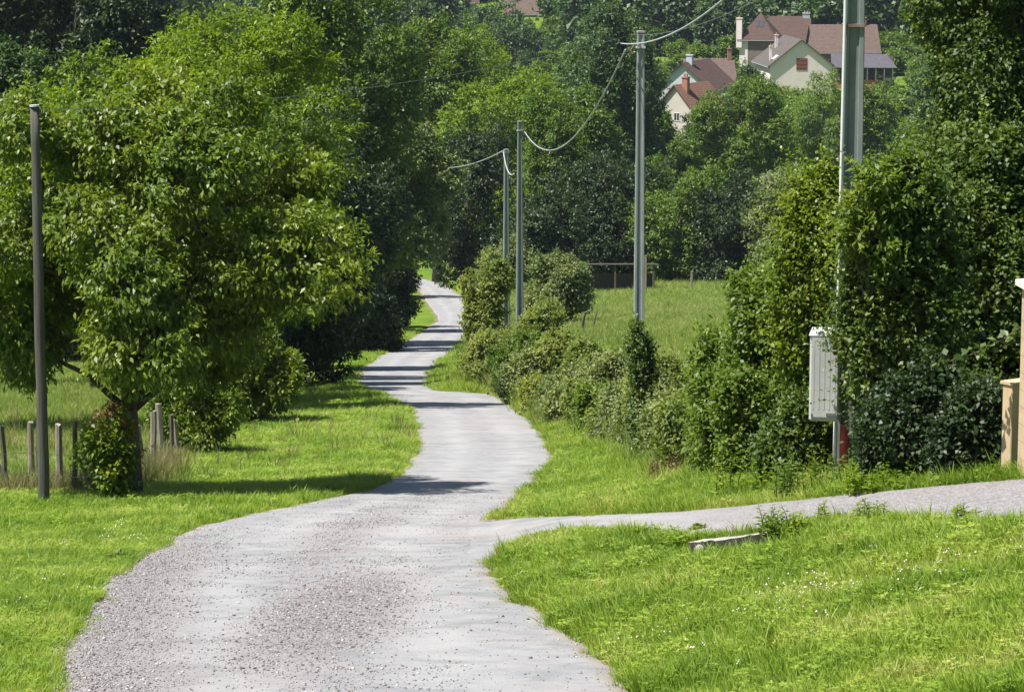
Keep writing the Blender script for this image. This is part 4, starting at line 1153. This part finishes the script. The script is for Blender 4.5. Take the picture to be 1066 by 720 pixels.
lb = MB(); lb.box(.03, cw / 2 - .035, -.134, -.1245, .085, .115); lb.build('label_plate', M['thinwire'], dr)
lk = MB(); lk.tube([(cw / 2 - .05, -.124, chh * .5), (cw / 2 - .05, -.142, chh * .5)], .014, 10); lk.build('lock', M['thinwire'], dr)


# wooden pole on the left
def round_pole(name, label, px, Y, top_row, top_px, r0, r1, mat, cat='utility pole'):
    b = at(px, Y); t = W(top_px, top_row, Y)
    root = empty(name, b, label, cat)
    mb = MB(); d = t - b; n = 12
    r_ = np.random.default_rng(int(px))
    mb.tube([np.array([d[0] * k / n + (r_.normal(0, .006) if 0 < k < n else 0), 0, -.4 + (d[2] + .4) * k / n]) for k in range(n + 1)], list(np.linspace(r0, r1, n + 1)), 14)
    mb.build('shaft', M[mat], root, smooth=True)
    return root, t


wp, wt = round_pole('wooden_pole', 'slim dark wooden pole rising in front of the walnut at left', 46, 50.5, 111, 36, .105, .08, 'polewood')
mb = MB(); mb.tube([(wt[0] - wp.location.x, -.02, wt[2] - wp.location.z), (wt[0] - wp.location.x, -.02, wt[2] - wp.location.z + .03)], .088, 12); mb.build('cap', M['zinc'], wp)
mb = MB(); mb.tube([(wt[0] - wp.location.x + .08, 0, wt[2] - wp.location.z - .12), (wt[0] - wp.location.x + .16, 0, wt[2] - wp.location.z - .11), (wt[0] - wp.location.x + .17, 0, wt[2] - wp.location.z - .05)], .012, 6); mb.build('wire_hook', M['metal'], wp)
round_pole('thin_post', 'thin bare pole standing in the deep shade of the left verge', 353, 150, 292, 350, .07, .05, 'concrete', 'post')
round_pole('thin_post', 'short grey post in deep shade left of the thin bare pole', 263, 140, 345, 263, .07, .06, 'concrete', 'post')


# cables
def cable(name, label, A, B, sag, rad, mat, cat='cable', n=40):
    A = np.asarray(A, float); B = np.asarray(B, float)
    mid_ = A
    root = MB(); root.tube([(B - A) * t + np.array([0, 0, -4 * sag * t * (1 - t)]) for t in np.linspace(0, 1, n)], rad, 6)
    o = root.build(name, M[mat], None, smooth=True); o.location = A.tolist(); props(o, label, cat)
    return o


tipm = W(646, 45, 63) + np.array([0, -.15, 0]); tipn = W(868, -128, 37.4)
cable('power_cable', 'thick pale cable sagging from the tall grey pole out of the top of the picture', tipm, tipn, .62, .016, 'cable')
tip2 = W(546, 137, 107.8)
cable('power_cable', 'pale cable sagging between the shorter grey pole and the tall one', tip2, W(651, 52, 63.2), 1.35, .018, 'cable')
cable('power_cable', 'short pale cable dropping between the close pair of poles', W(524, 158, 159.8), W(535, 181, 108.3), .45, .03, 'cable')
cable('power_cable', 'thin cable leaving the farthest pole to the left into the trees', W(524, 157, 160), W(445, 172, 215), .5, .03, 'cable')
cable('telephone_wire', 'thin dark wire from the wooden pole across the crowns to the tall grey pole', W(39, 114, 50.5), W(652, 38, 63), .38, .005, 'thinwire')
cable('telephone_wire', 'thin wire rising to the upper right from the top of the tall grey pole', W(655, 36, 63), W(885, -60, 37.5), .35, .006, 'thinwire')

# ------------------------------------------------------------------ stake fence
STK = [(6, 500, 447, 511, -.05, 'stakedark', 'dark thin stake leaning at the left edge, first of the fence'),
       (40, 492, 447, 0, .06, 'stakedark', 'dark split stake half behind the wooden pole'),
       (112, 511, 452, 0, .10, 'stakewood', 'leaning rough stake inside the rose bush'),
       (186, 474, 440, 0, -.1, 'stakewood', 'short leaning stake beside the loose leafy bush'),
       (33, 497, 443, 0, .0, 'stakewood', 'grey stake just left of the wooden pole'),
       (62, 509, 446, 0, .03, 'stakewood', 'brown stake with a pale sawn top right of the wooden pole'),
       (78, 512, 444, 0, .03, 'stakedark', 'thin dark stake, left one of the close pair before the rose bush'),
       (90, 513, 445, 0, -.03, 'stakewood', 'thin grey stake, right one of the close pair before the rose bush'),
       (142, 493, 446, 0, .02, 'stakewood', 'wide pale stake at the right side of the walnut trunk'),
       (150, 490, 448, 0, -.12, 'stakedark', 'short dark stake leaning left behind the wide pale stake'),
       (159, 484, 432, 0, .04, 'stakewood', 'split grey stake right of the walnut trunk'),
       (169, 479, 424, 0, -.05, 'stakewood', 'tallest grey stake right of the walnut trunk'),
       (179, 476, 434, 0, .02, 'stakedark', 'dark stake last of the cluster right of the walnut trunk')]


def stake(px, base, top, lean, mat, label, wd, seed, extra=None):
    r = np.random.default_rng(seed); b = hit(px, base); H = (base - top) / F * b[1] * 1.1
    root = empty('fence_stake', b, label, 'stake', 'wooden stakes of the pasture fence', rz=r.uniform(0, 1.5))
    mb = MB(); n = 7; sides = 7
    ph = r.uniform(.75, 1.15, sides)
    ring = []
    for k in range(n):
        t = k / (n - 1); rad = wd * (1 - .15 * t) * r.uniform(.94, 1.05); z = -.2 + (H + .2) * t
        cx = lean * H * t + r.normal(0, .005)
        ring.append([(cx + math.cos(2 * PI * j / sides) * rad * ph[j], math.sin(2 * PI * j / sides) * rad * ph[j], z + (0 if k < n - 1 else r.normal(0, .02))) for j in range(sides)])
    bs = 0
    mb.v = [p for rr in ring for p in rr]
    for k in range(n - 1):
        for j in range(sides):
            j2 = (j + 1) % sides; mb.f.append((k * sides + j, k * sides + j2, (k + 1) * sides + j2, (k + 1) * sides + j))
    mb.build('shaft', M[mat], root)
    tb = MB(); tb.v = list(ring[-1]); tb.f = [tuple(range(sides))]; tb.v += [(x, y, z - .01) for x, y, z in ring[-1]]; tb.f.append(tuple(range(2 * sides - 1, sides - 1, -1)))
    for j in range(sides): tb.f.append((sides + j, sides + (j + 1) % sides, (j + 1) % sides, j))
    tb.v = [(x, y, z + .011) for x, y, z in tb.v]
    tb.build('top', M['cutwood' if 'sawn' in label else mat], root)
    return root


wid = [.065, .07, .07, .06, .085, .08, .06, .065, .12, .06, .09, .085, .07]
for i, (px, ba, to, _x, ln, mt, lb) in enumerate(STK):
    stake(px, ba, to, ln, mt, lb, wid[i], 400 + i)
# slanting brace at the left edge
h = hit(14, 508); mb = MB(); mb.tube([(-.42, .05, .62), (-.2, .03, .3), (.02, 0, -.1)], [.05, .055, .06], 7)
o = mb.build('fence_brace', M['stakedark'], None); o.location = h.tolist(); props(o, 'slanting dark brace against the first stake at the left edge', 'brace')
# farther stakes in the grass toward the trees
for i, (px, ba, to, lb) in enumerate(((193, 462, 418, 'grey stake nearly hidden by the hanging walnut leaves'), (214, 440, 402, 'farthest grey stake below the walnut crown'))):
    stake(px, ba, to, .0, 'stakedark', lb, .07, 430 + i)
mb = MB()
fw = [at(px, Y) for px, Y in ((-30, 52.6), (6, 53.4), (33, 54), (62, 53), (78, 52.5), (90, 52.3))]
for zz in (.45, .85):
    mb2 = MB(); A = [p + np.array([0, -.06, zz]) for p in fw]; mb2.tube([p - fw[0] for p in A], .004, 4)
    o = mb2.build('fence_wire', M['thinwire']); o.location = fw[0].tolist()
    props(o, 'lower plain wire strung along the left stakes' if zz < .5 else 'upper plain wire strung along the left stakes', 'wire')

# far meadow: posts, low shed and leaning stump
for i, (px, ba, to, lb) in enumerate(((609, 287, 256, 'grey post under the left end of the dark rail at the meadow end'), (672, 289, 252, 'grey post just right of the tall pole at the meadow end'),
                                       (720, 283, 264, 'short pale post in the dark gap at the meadow end'))):
    b = at(px, 238 - 2 * i); root = empty('meadow_post', b, lb, 'post', 'posts at the far end of the meadow')
    H = (ba - to) / F * 238; mb = MB(); mb.box(-.09, .09, -.09, .09, -.3, H, .02, taper=.9); mb.build('shaft', M['stakewood'], root)
    mb = MB(); mb.box(-.1, .1, -.1, .1, H, H + .03); mb.build('top', M['stakewood'], root)
b = at(640, 240); sh = empty('field_shelter', b, 'low dark open shelter half lost in shade at the meadow end', 'shelter')
mb = MB(); mb.box(-3.4, 3.4, 1.2, 1.3, 0, 1.3); mb.build('rear_panel', M['stakedark'], sh)
mb = MB(); mb.prism([(-3.6, -1.2, 2.35), (3.6, -1.2, 2.35), (3.6, 1.5, 2.05), (-3.6, 1.5, 2.05)], [(-3.6, -1.2, 2.43), (3.6, -1.2, 2.43), (3.6, 1.5, 2.13), (-3.6, 1.5, 2.13)]); mb.build('roof', M['polewood'], sh)
for x in (-3.2, 0, 3.2):
    mb = MB(); mb.box(x - .08, x + .08, -1.08, -.92, -.2, 2.34, .02); mb.build('post', M['stakedark'], sh)
h = at(606, 150); mb = MB(); mb.tube([(0, 0, -.1), (.05, 0, .6), (.15, 0, 1.0), (.5, 0, 1.1)], [.09, .08, .07, .04], 7); mb.tube([(.5, 0, -.1), (.62, 0, .45), (.8, 0, 1.15)], [.06, .05, .03], 6)
o = mb.build('broken_stump', M['stakedark']); o.location = h.tolist(); props(o, 'small broken leaning stump beside the solitary round bush', 'stump')

# ------------------------------------------------------------------ gate pillar, low wall, culvert slabs
pb = hit(1066, 499); Yp = pb[1]
ph_ = (499 - 300) / F * Yp * 1.02
pil = empty('gate_pillar', pb + np.array([.22 - .02, .2, 0]), 'sand-coloured block gate pillar with a pale cap at the right edge', 'pillar', rz=R(4))
mb = MB()
nb = 11
for k in range(nb):
    z0 = -.2 if k == 0 else k * ph_ / nb; z1 = (k + 1) * ph_ / nb - .008
    mb.box(-.2, .2, -.2, .2, z0, z1, .012)
mb.build('shaft', M['sand_render'], pil)
mb = MB(); mb.box(-.188, .188, -.188, .188, -.15, ph_ - .01); mb.build('mortar_joint', M['capstone'], pil)
mb = MB(); mb.prism([(-.265, -.265, ph_), (.265, -.265, ph_), (.265, .265, ph_), (-.265, .265, ph_)], [(-.265, -.265, ph_ + .06), (.265, -.265, ph_ + .06), (.265, .265, ph_ + .06), (-.265, .265, ph_ + .06)])
mb.prism([(-.265, -.265, ph_ + .06), (.265, -.265, ph_ + .06), (.265, .265, ph_ + .06), (-.265, .265, ph_ + .06)], [(-.03, -.03, ph_ + .12), (.03, -.03, ph_ + .12), (.03, .03, ph_ + .12), (-.03, .03, ph_ + .12)])
mb.build('cap', M['capstone'], pil)
wb = at(1056, Yp + .9)
mb = MB(); hh = 98 / F * Yp; mb.box(-.07, .9, 0, .16, -.3, hh, .01); mb.box(-.09, .92, -.02, .18, hh + .003, hh + .035)
o = mb.build('low_wall', M['sand_render']); o.location = wb.tolist(); o.rotation_euler = (0, 0, R(35)); props(o, 'low sand-coloured garden wall abutting behind the gate pillar', 'wall')

rs = np.random.default_rng(5)


def slab(label, pxa, pxb, row, th, seed, dep=.34):
    r = np.random.default_rng(seed); a = hit(pxa, row[0]); b = hit(pxb, row[1]); d = b - a; L_ = np.linalg.norm(d[:2]); ang = math.atan2(d[1], d[0])
    mb = MB(); n = 10; V = []
    for k in range(n + 1):
        x = L_ * k / n; j = r.normal(0, .012, 4)
        z = d[2] * k / n
        V.append([(x, -.02 + j[0], z - th), (x, -.02 + j[1] - .015, z + .035 + j[2] * .5), (x, dep + j[3], z + .035), (x, dep, z - th)])
    mb.v = [p for rr in V for p in rr]
    for k in range(n):
        for j in range(4):
            j2 = (j + 1) % 4; mb.f.append((k * 4 + j, (k + 1) * 4 + j, (k + 1) * 4 + j2, k * 4 + j2))
    mb.f.append((0, 1, 2, 3)); mb.f.append((n * 4 + 3, n * 4 + 2, n * 4 + 1, n * 4))
    o = mb.build('culvert_slab', M['stone']); o.data.materials.append(M['shaded_moss_stone'])
    for q_ in range(n): o.data.polygons[q_ * 4].material_index = 1  # front faces only: moss plus painted shade
    o.location = a.tolist(); o.rotation_euler = (0, 0, ang)
    props(o, label, 'slab', 'stone slabs edging the driveway culvert')


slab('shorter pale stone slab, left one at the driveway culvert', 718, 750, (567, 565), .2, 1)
slab('longer stone slab with front darkened by moss and painted shade, right one at the driveway culvert', 751, 803, (565, 557), .26, 2)
for i, (px, py, s, lb) in enumerate(((729, 573, .07, 'small pale stone leaning under the shorter slab'), (758, 579, .05, 'pale pebble in the grass in front of the longer slab'))):
    h = hit(px, py); mb = MB(); r = np.random.default_rng(600 + i)
    rr = [[(math.cos(t) * s * c * r.uniform(.85, 1.15), math.sin(t) * s * .8 * c * r.uniform(.85, 1.15), z * s) for t in np.linspace(0, 2 * PI, 8, endpoint=False)] for c, z in ((.8, -.2), (1, .3), (.8, .8), (.35, 1.05))]
    mb.v = [p for q in rr for p in q]
    for k in range(3):
        for j in range(8): mb.f.append((k * 8 + j, k * 8 + (j + 1) % 8, k * 8 + 8 + (j + 1) % 8, k * 8 + 8 + j))
    mb.f.append(tuple(range(24, 32)))
    o = mb.build('stone', M['stone'], smooth=True); o.location = h.tolist(); props(o, lb, 'stone')


# ------------------------------------------------------------------ village houses
def roof_plane_mesh(name, planes, th, mat, parent):
    """planes: list of quads (eave a, eave b, ridge b, ridge a) in local metres, given thickness and UVs"""
    V = []; Fc = []; UV = []
    for q in planes:
        q = [Vector(p) for p in q]; n = (q[1] - q[0]).cross(q[-1] - q[0]).normalized()
        if n.z < 0: n = -n
        u = (q[1] - q[0]).normalized(); v = n.cross(u)
        k = len(V); top = [p + n * th for p in q]
        V += [tuple(p) for p in top + q]
        uv = [((p - q[0]).dot(u), (p - q[0]).dot(v)) for p in q]; UV += uv + uv
        m = len(q); Fc.append(tuple(range(k, k + m))); Fc.append(tuple(range(k + 2 * m - 1, k + m - 1, -1)))
        for i in range(m):
            j = (i + 1) % m; Fc.append((k + i, k + m + i, k + m + j, k + j))
    me = bpy.data.meshes.new(name); me.from_pydata(V, [], Fc); me.update()
    l = me.uv_layers.new(name='UVMap')
    for lp in me.loops: l.data[lp.index].uv = UV[lp.vertex_index]
    return link(name, me, mat, parent)


def chimney(parent, x, y, z0, z1, s=.45, mat='brick', pots=1):
    mb = MB(); mb.box(x - s, x + s, y - s * .8, y + s * .8, z0, z1); mb.box(x - s - .08, x + s + .08, y - s * .8 - .08, y + s * .8 + .08, z1 + .003, z1 + .18)
    c = mb.build('chimney', M[mat], parent)
    p = MB()
    for k in range(pots):
        xx = x + (k - (pots - 1) / 2) * s * .9; p.tube([(xx, y, z1 + .18), (xx, y, z1 + .62)], [.16, .13], 8)
    p.build('chimney_pot', M['brick'], c)


def window(parent, x, y, z, w_, h_, face, shut=None):
    """face: 'front' (y const, looking -y) or 'left' (x const, looking -x)"""
    def bx(mb, a0, a1, d0, d1, z0, z1):
        if face == 'front': mb.box(x + a0, x + a1, y - d1, y - d0, z0, z1)
        else: mb.box(x - d1, x - d0, y + a0, y + a1, z0, z1)
    if shut == 'closed':
        s = MB(); bx(s, -w_ / 2, -.02, .003, .06, z, z + h_); bx(s, .02, w_ / 2, .003, .06, z, z + h_)
        for k in range(3): bx(s, -w_ / 2, w_ / 2, .0605, .085, z + h_ * (.15 + .33 * k), z + h_ * (.15 + .33 * k) + .1)
        s.build('shutter', M['shutter'], parent); return
    f = MB(); e = .09
    bx(f, -w_ / 2, w_ / 2, .003, .07, z, z + e); bx(f, -w_ / 2, w_ / 2, .003, .07, z + h_ - e, z + h_)
    bx(f, -w_ / 2, -w_ / 2 + e, .003, .07, z + e + .002, z + h_ - e - .002); bx(f, w_ / 2 - e, w_ / 2, .003, .07, z + e + .002, z + h_ - e - .002)
    bx(f, -.035, .035, .003, .06, z + e + .002, z + h_ - e - .002)
    fr = f.build('window', M['frame_paint'], parent)
    g = MB(); bx(g, -w_ / 2 + e + .002, -.037, .003, .02, z + e + .002, z + h_ - e - .002); bx(g, .037, w_ / 2 - e - .002, .003, .02, z + e + .002, z + h_ - e - .002)
    g.build('pane', M['glass'], fr)
    if shut == 'open':
        for s_ in (-1, 1):
            s = MB(); bx(s, min(s_ * w_ / 2, s_ * w_), max(s_ * w_ / 2, s_ * w_), .003, .05, z, z + h_) if s_ > 0 else bx(s, -w_, -w_ / 2, .003, .05, z, z + h_)
            s.build('shutter', M['shutter'], parent)


def house(label, px, Y, apex_row, gw, ln, rise, wallh, rz, wall, roof, front_gable=True, ov=.45, hip=0.0):
    """front_gable: ridge runs along local y (gable faces the camera), else the ridge runs along local x.
    origin = centre of the front wall foot; apex_row fixes the height of the ridge front end."""
    t = W(px, apex_row, Y); z0 = t[2] - rise - wallh
    root = empty('house', (t[0], Y, z0), label, 'house', rz=rz)
    Z0 = float(ground(t[0], Y)) - z0 - 1.0          # footing down to the ground
    Z0 = min(Z0, -1.0)
    h = gw / 2; ap = wallh + rise
    wb_ = MB()
    if front_gable:
        A = [(-h, 0), (h, 0), (h, ln), (-h, ln)]
        wb_.poly([(-h, 0, Z0), (h, 0, Z0), (h, 0, wallh), (0, 0, ap - .02), (-h, 0, wallh)])
        wb_.poly([(h, ln, Z0), (-h, ln, Z0), (-h, ln, wallh), (0, ln, ap - .02), (h, ln, wallh)])
        wb_.poly([(h, 0, Z0), (h, ln, Z0), (h, ln, wallh), (h, 0, wallh)]); wb_.poly([(-h, ln, Z0), (-h, 0, Z0), (-h, 0, wallh), (-h, ln, wallh)])
        sl = rise / h; e = ov
        pl = [((-h - e, -e, wallh - e * sl), (-h - e, ln + e, wallh - e * sl), (0, ln + e, ap), (0, -e, ap)), ((h + e, ln + e, wallh - e * sl), (h + e, -e, wallh - e * sl), (0, -e, ap), (0, ln + e, ap))]
    else:
        # ridge along x: gw is the length, ln the depth
        d = ln / 2; sl = rise / d; e = ov; q = hip * d
        if hip == 0:
            wb_.poly([(-h, ln, Z0), (-h, 0, Z0), (-h, 0, wallh), (-h, d, ap - .02), (-h, ln, wallh)])
            wb_.poly([(h, 0, Z0), (h, ln, Z0), (h, ln, wallh), (h, d, ap - .02), (h, 0, wallh)])
        else:
            wb_.poly([(-h, ln, Z0), (-h, 0, Z0), (-h, 0, wallh), (-h, ln, wallh)]); wb_.poly([(h, 0, Z0), (h, ln, Z0), (h, ln, wallh), (h, 0, wallh)])
        wb_.poly([(-h, 0, Z0), (h, 0, Z0), (h, 0, wallh), (-h, 0, wallh)]); wb_.poly([(h, ln, Z0), (-h, ln, Z0), (-h, ln, wallh), (h, ln, wallh)])
        pl = [((-h - e, -e, wallh - e * sl), (h + e, -e, wallh - e * sl), (h + e - q * (1 if hip else 0) - (e if hip else 0), d, ap), (-h - e + q + (e if hip else 0), d, ap)),
              ((h + e, ln + e, wallh - e * sl), (-h - e, ln + e, wallh - e * sl), (-h - e + q + (e if hip else 0), d, ap), (h + e - q - (e if hip else 0), d, ap))]
        if hip:
            pl += [((-h - e, ln + e, wallh - e * sl), (-h - e, -e, wallh - e * sl), (-h - e + q + e, d, ap)), ((h + e, -e, wallh - e * sl), (h + e, ln + e, wallh - e * sl), (h + e - q - e, d, ap))]
    wl = wb_.build('wall', M[wall], root)
    rf = roof_plane_mesh('roof', pl, .16, M[roof], root)
    # gutter
    g = MB()
    if front_gable:
        g.tube([(-(h + ov + .05), -ov, wallh - ov * sl), (-(h + ov + .05), ln + ov, wallh - ov * sl)], .07, 6)
        g.build('gutter', M['zinc'], root); g = MB()
        g.tube([(h + ov + .05, -ov, wallh - ov * sl), (h + ov + .05, ln + ov, wallh - ov * sl)], .07, 6)
    else:
        g.tube([(-h - ov, -ov - .05, wallh - ov * sl), (h + ov, -ov - .05, wallh - ov * sl)], .07, 6)
    g.build('gutter', M['zinc'], root)
    return root, wl, rf, ap


# white gable house
r_, wl, rf, ap = house('white house with its gable to the front and one closed red-brown shutter', 834.5, 533, 42, 11.6, 17, 4.6, 5.0, R(5), 'white_wall', 'roof_grey')
window(r_, .1, 0, wl and 4.1, 2.0, 2.2, 'front', 'closed')
chimney(rf, -2.6, 11.5, 7.2, 9.9, .28, 'white_wall'); chimney(rf, -5.0, 4.2, 5.0, 8.2, .22, 'white_wall')
for y_ in (1.9, 3.4):
    mb = MB(); Mx = Matrix.Translation((-4.4, y_, ap - 4.4 * 4.6 / 5.8 + .2)) @ Matrix.Rotation(-math.atan2(4.6, 5.8), 4, 'Y'); mb.box(-.6, .6, -.35, .35, 0, .1, M=Mx); mb.build('skylight', M['frame_paint'], rf)
# house with hipped roof and white chimney
r_, wl, rf, ap = house('brown house with a hipped roof, a skylight and a tall white chimney', 789, 566, 14.5, 7.0, 7.5, 4.6, 6.0, R(-14), 'brown_wall', 'roof_brown', False, .5, .95)
chimney(rf, -3.6, -.1, 4.0, 9.6, .55, 'white_wall')
mb = MB(); Mx = Matrix.Translation((.3, 1.9, 6 + 2.35 + .18)) @ Matrix.Rotation(math.atan2(4.6, 3.75), 4, 'X'); mb.box(-.7, .7, -.8, .8, 0, .1, M=Mx); mb.build('skylight', M['glass'], rf)
sw = MB(); sw.box(-3.56, -3.503, -.0, 7.4, -8, 5.9); sw.box(-3.56, -1.9, -.06, -.003, -8, 5.6); sw.build('corner_render', M['white_wall'], r_)
# long roof behind
r_, wl, rf, ap = house('long low house with a reddish brown roof behind the white gable', 823, 590, 18.5, 7.8, 9, 4.4, 6.0, R(-3), 'brown_wall', 'roof_brown', False)
chimney(rf, 3.4, 4.5, 9.2, 11.0, .7, 'blue_wall', 2)
# right house with pinkish roof
r_, wl, rf, ap = house('broad house with a faded pink roof and red chimney behind the nearest pole', 882, 560, 27.5, 12.6, 10, 4.8, 4.5, R(3), 'brown_wall', 'roof_pink', False, .4)
chimney(rf, 4.0, 5, 8.6, 10.6, .5, 'brick')
mb = MB(); mb.tube([(4.0, 5, 10.9), (4.0, 5, 12.4)], .05, 5); mb.box(3.8, 4.2, 4.9, 5.1, 12.1, 12.6); mb.build('antenna', M['zinc'], rf)
window(r_, -3, 0, 1.4, 1.1, 1.5, 'front', 'open'); window(r_, 3.5, 0, 1.4, 1.1, 1.5, 'front')
# verandah wing
t = W(900, 57, 545); vr = empty('verandah', (t[0], 545, t[2] - 5.6), 'slate-roofed open verandah with posts and a red base at the right of the village', 'verandah', rz=R(-4))
roof_plane_mesh('roof', [((-6.2, -1.6, 3.1), (6.0, -1.6, 3.1), (4.2, 3.4, 5.4), (-6.2, 3.4, 5.4)), ((6.0, -1.6, 3.1), (6.0, 4.5, 3.1), (4.2, 3.4, 5.4))], .14, M['roof_slate'], vr)
mb = MB(); mb.box(-6, 5.6, -.9, -.7, -3, .9); mb.build('base', M['brick'], vr)
for x in np.linspace(-5.8, 5.3, 8):
    mb = MB(); mb.box(x - .1, x + .1, -.95, -.75, .9, 3.1); mb.build('post', M['frame_paint'], vr)
mb = MB(); mb.box(-6, 5.6, 3.2, 3.4, -3, 5.2); mb.build('rear_wall', M['brown_wall'], vr)
mb = MB(); mb.box(-5.9, 5.5, -.96, -.7, 1.5, 1.6); mb.build('rail', M['shutter'], vr)
# left pale blue gable house
r_, wl, rf, ap = house('pale blue-grey gable house with dark striped roof left of the round tree', 711, 470, 66, 9.6, 12, 4.1, 4.0, R(-24), 'blue_wall', 'roof_brown', True, .5)
window(r_, -.6, 0, 3.0, 1.6, 1.2, 'front'); window(r_, 2.4, 0, .9, 1.1, 1.4, 'front', 'open')
chimney(rf, .3, 2.4, 7.3, 9.2, .5, 'blue_wall')
r_, wl, rf, ap = house('long pinkish-grey roofed house behind the pale blue gable', 741, 505, 63, 8.2, 9, 3.9, 5, R(4), 'cream_wall', 'roof_pink', False)
chimney(rf, 3.7, 4.2, 7.6, 10.6, .35, 'brick')
# orange-red roof house
r_, wl, rf, ap = house('orange-red roofed house with a greenish white gable, nearest of the village', 703, 415, 89, 7.6, 9, 4.3, 3.4, R(-34), 'cream_wall', 'roof_red', True, .4)
chimney(rf, .8, 1.6, 6.3, 8.7, .45, 'brick', 2); window(r_, 0.3, 0, 2.6, 1.0, 1.2, 'front')
r_, wl, rf, ap = house('low red-roofed outbuilding seen just right of the tall grey pole', 673, 330, 150, 4.4, 5, 1.5, 2.0, R(8), 'white_wall', 'roof_pink', False, .3)
window(r_, .9, 0, .9, .8, 1.0, 'front')
r_, wl, rf, ap = house('pink-roofed cottage glimpsed through the round tree', 790, 400, 117, 5.6, 7, 2.6, 3.4, R(5), 'cream_wall', 'roof_red', False, .3)
window(r_, .6, 0, 1.2, .9, 1.2, 'front')
tree('garden_tree', 'dark bush hiding the walls of the low outbuilding beside the tall grey pole', 672, 306, (646, 702, 164, 240), 'mid', (.24, .12), 900, 15, .4, tr=.15, nl=20, depth=.7, ntwig=0, seed=520, flat_bottom=-1, zfloor=.1, boxy=.8)
for i, (px, Y, bx, mt, lb) in enumerate(((503, 600, (462, 540, 0, 105), 'blue', 'dark tree under the left corner of the purple-brown roof at the top edge'), (556, 615, (522, 590, 14, 95), 'blue', 'dark tree directly below the purple-brown roof at the top edge'),
        (535, 570, (498, 580, 24, 130), 'blue', 'dark rounded tree nearest below the gap with the purple-brown roof'),
        (480, 640, (446, 512, 1, 70), 'blue', 'dark tree in front of the barely visible roof at the top edge'), (688, 392, (664, 708, 120, 200), 'mid', 'leafy tree hiding the gable wall under the orange-red roof'))):
    tree('hillside_tree', lb, px, Y, bx, mt, (.42, .22), 900, 15, .6, tr=.3, nl=20, depth=.8, ntwig=0, seed=540 + i, flat_bottom=-1, boxy=.9)
# highest houses
r_, wl, rf, ap = house('purple-brown roofed house at the top edge above the central trees', 546, 680, -7, 9.0, 9, 4.6, 5.5, R(-5), 'cream_wall', 'roof_pink', False)
chimney(rf, -2.6, 2.5, 6.4, 10.4, .6, 'brown_wall'); window(r_, 1.6, 0, 3.0, 1.1, 1.5, 'front', 'open'); window(r_, -1.8, 0, 3.0, 1.1, 1.5, 'front', 'open')
r_, wl, rf, ap = house('barely visible roof at the top edge left of the purple-brown one', 482, 690, -14, 7, 9, 3.6, 5.5, R(10), 'cream_wall', 'roof_brown', False)
chimney(rf, 2.6, 3.5, 7.4, 9.8, .5, 'brick')

# ------------------------------------------------------------------ far wooded hill (one mass)
def far_proto(seed, sx=1.0):
    r = np.random.default_rng(seed)
    _, _, _, me = foliage((0, 0, 6.5), (4.6 * sx, 4.6 * sx, 6.0), 16, 420, 9, (.95, .6), .75, r, .3, .9)
    return me
protos = [far_proto(900 + s, (1, .85, 1.1, .75)[s]) for s in range(4)]
r = np.random.default_rng(77)
gy, gx = np.meshgrid(np.arange(610, 1180, 9.5), np.arange(-290, 290, 8.5), indexing='ij')
P = np.c_[gx.ravel(), gy.ravel()] + r.normal(0, 2.6, (gx.size, 2))
ok = np.abs(P[:, 0]) < P[:, 1] * .2 + 25
# clearing round the highest houses
for px, Y in ((552, 682), (482, 692)):
    c = at(px, Y); ok &= ~((np.abs(P[:, 0] - c[0]) < 9) & (np.abs(P[:, 1] - c[1] - 3) < 12))
ok &= ~((P[:, 1] < 678) & (P[:, 1] > 600) & (P[:, 0] < 12) & (P[:, 0] > -18))
P = P[ok]; n = len(P); s = r.uniform(.8, 1.5, n)
gn_scatter('woods', np.c_[P, ground(P[:, 0], P[:, 1]) - .5], np.c_[np.zeros((n, 2)), r.uniform(0, 6.28, n)], np.c_[s, s, s * r.uniform(.85, 1.25, n)], r.integers(0, 4, n), protos, M['blue'],
           label='bluish wooded hillside beyond the village')
# lower scrub filling the valley floor between hedge and village
P = np.c_[r.uniform(-110, 125, 900), r.uniform(345, 640, 900)]
hx = [at(px, Y)[:2] for px, Y in ((834, 541), (789, 570), (823, 594), (882, 565), (900, 545), (709, 476), (741, 509), (702, 421), (668, 355), (790, 404))]
ok = np.ones(len(P), bool)
for c in hx: ok &= ~((np.abs(P[:, 0] - c[0]) < 10) & (P[:, 1] < c[1] + 14) & (P[:, 1] > c[1] - 14))
for c in hx: ok &= ~((np.abs(P[:, 0] - c[0]) < 8) & (P[:, 1] < c[1]) & (P[:, 1] > c[1] - 60) & (r.random(len(P)) < .8))
P = P[ok]; n = len(P); s = r.uniform(.28, .6, n)
gn_scatter('scrub_undergrowth', np.c_[P, ground(P[:, 0], P[:, 1]) - .5], np.c_[np.zeros((n, 2)), r.uniform(0, 6.28, n)], np.c_[s * 1.2, s * 1.2, s], r.integers(0, 4, n), [far_proto(950 + k) for k in range(3)] + [far_proto(960)], M['mid'],
           label='green scrub and garden growth around the village')

# ------------------------------------------------------------------ valley air
hz = MB(); hz.box(-430, 430, -35, 1420, -48, 130)
m_ = bpy.data.materials.new('pale valley air'); m_.use_nodes = True; nt_ = m_.node_tree; nt_.nodes.clear()
out_ = nt_.nodes.new('ShaderNodeOutputMaterial'); pv_ = nt_.nodes.new('ShaderNodeVolumePrincipled')
pv_.inputs['Color'].default_value = (.72, .84, 1.0, 1); pv_.inputs['Density'].default_value = .00006; pv_.inputs['Anisotropy'].default_value = .2
nt_.links.new(pv_.outputs[0], out_.inputs['Volume'])
props(hz.build('haze', m_), 'thin bluish summer haze over the valley', kind='stuff')
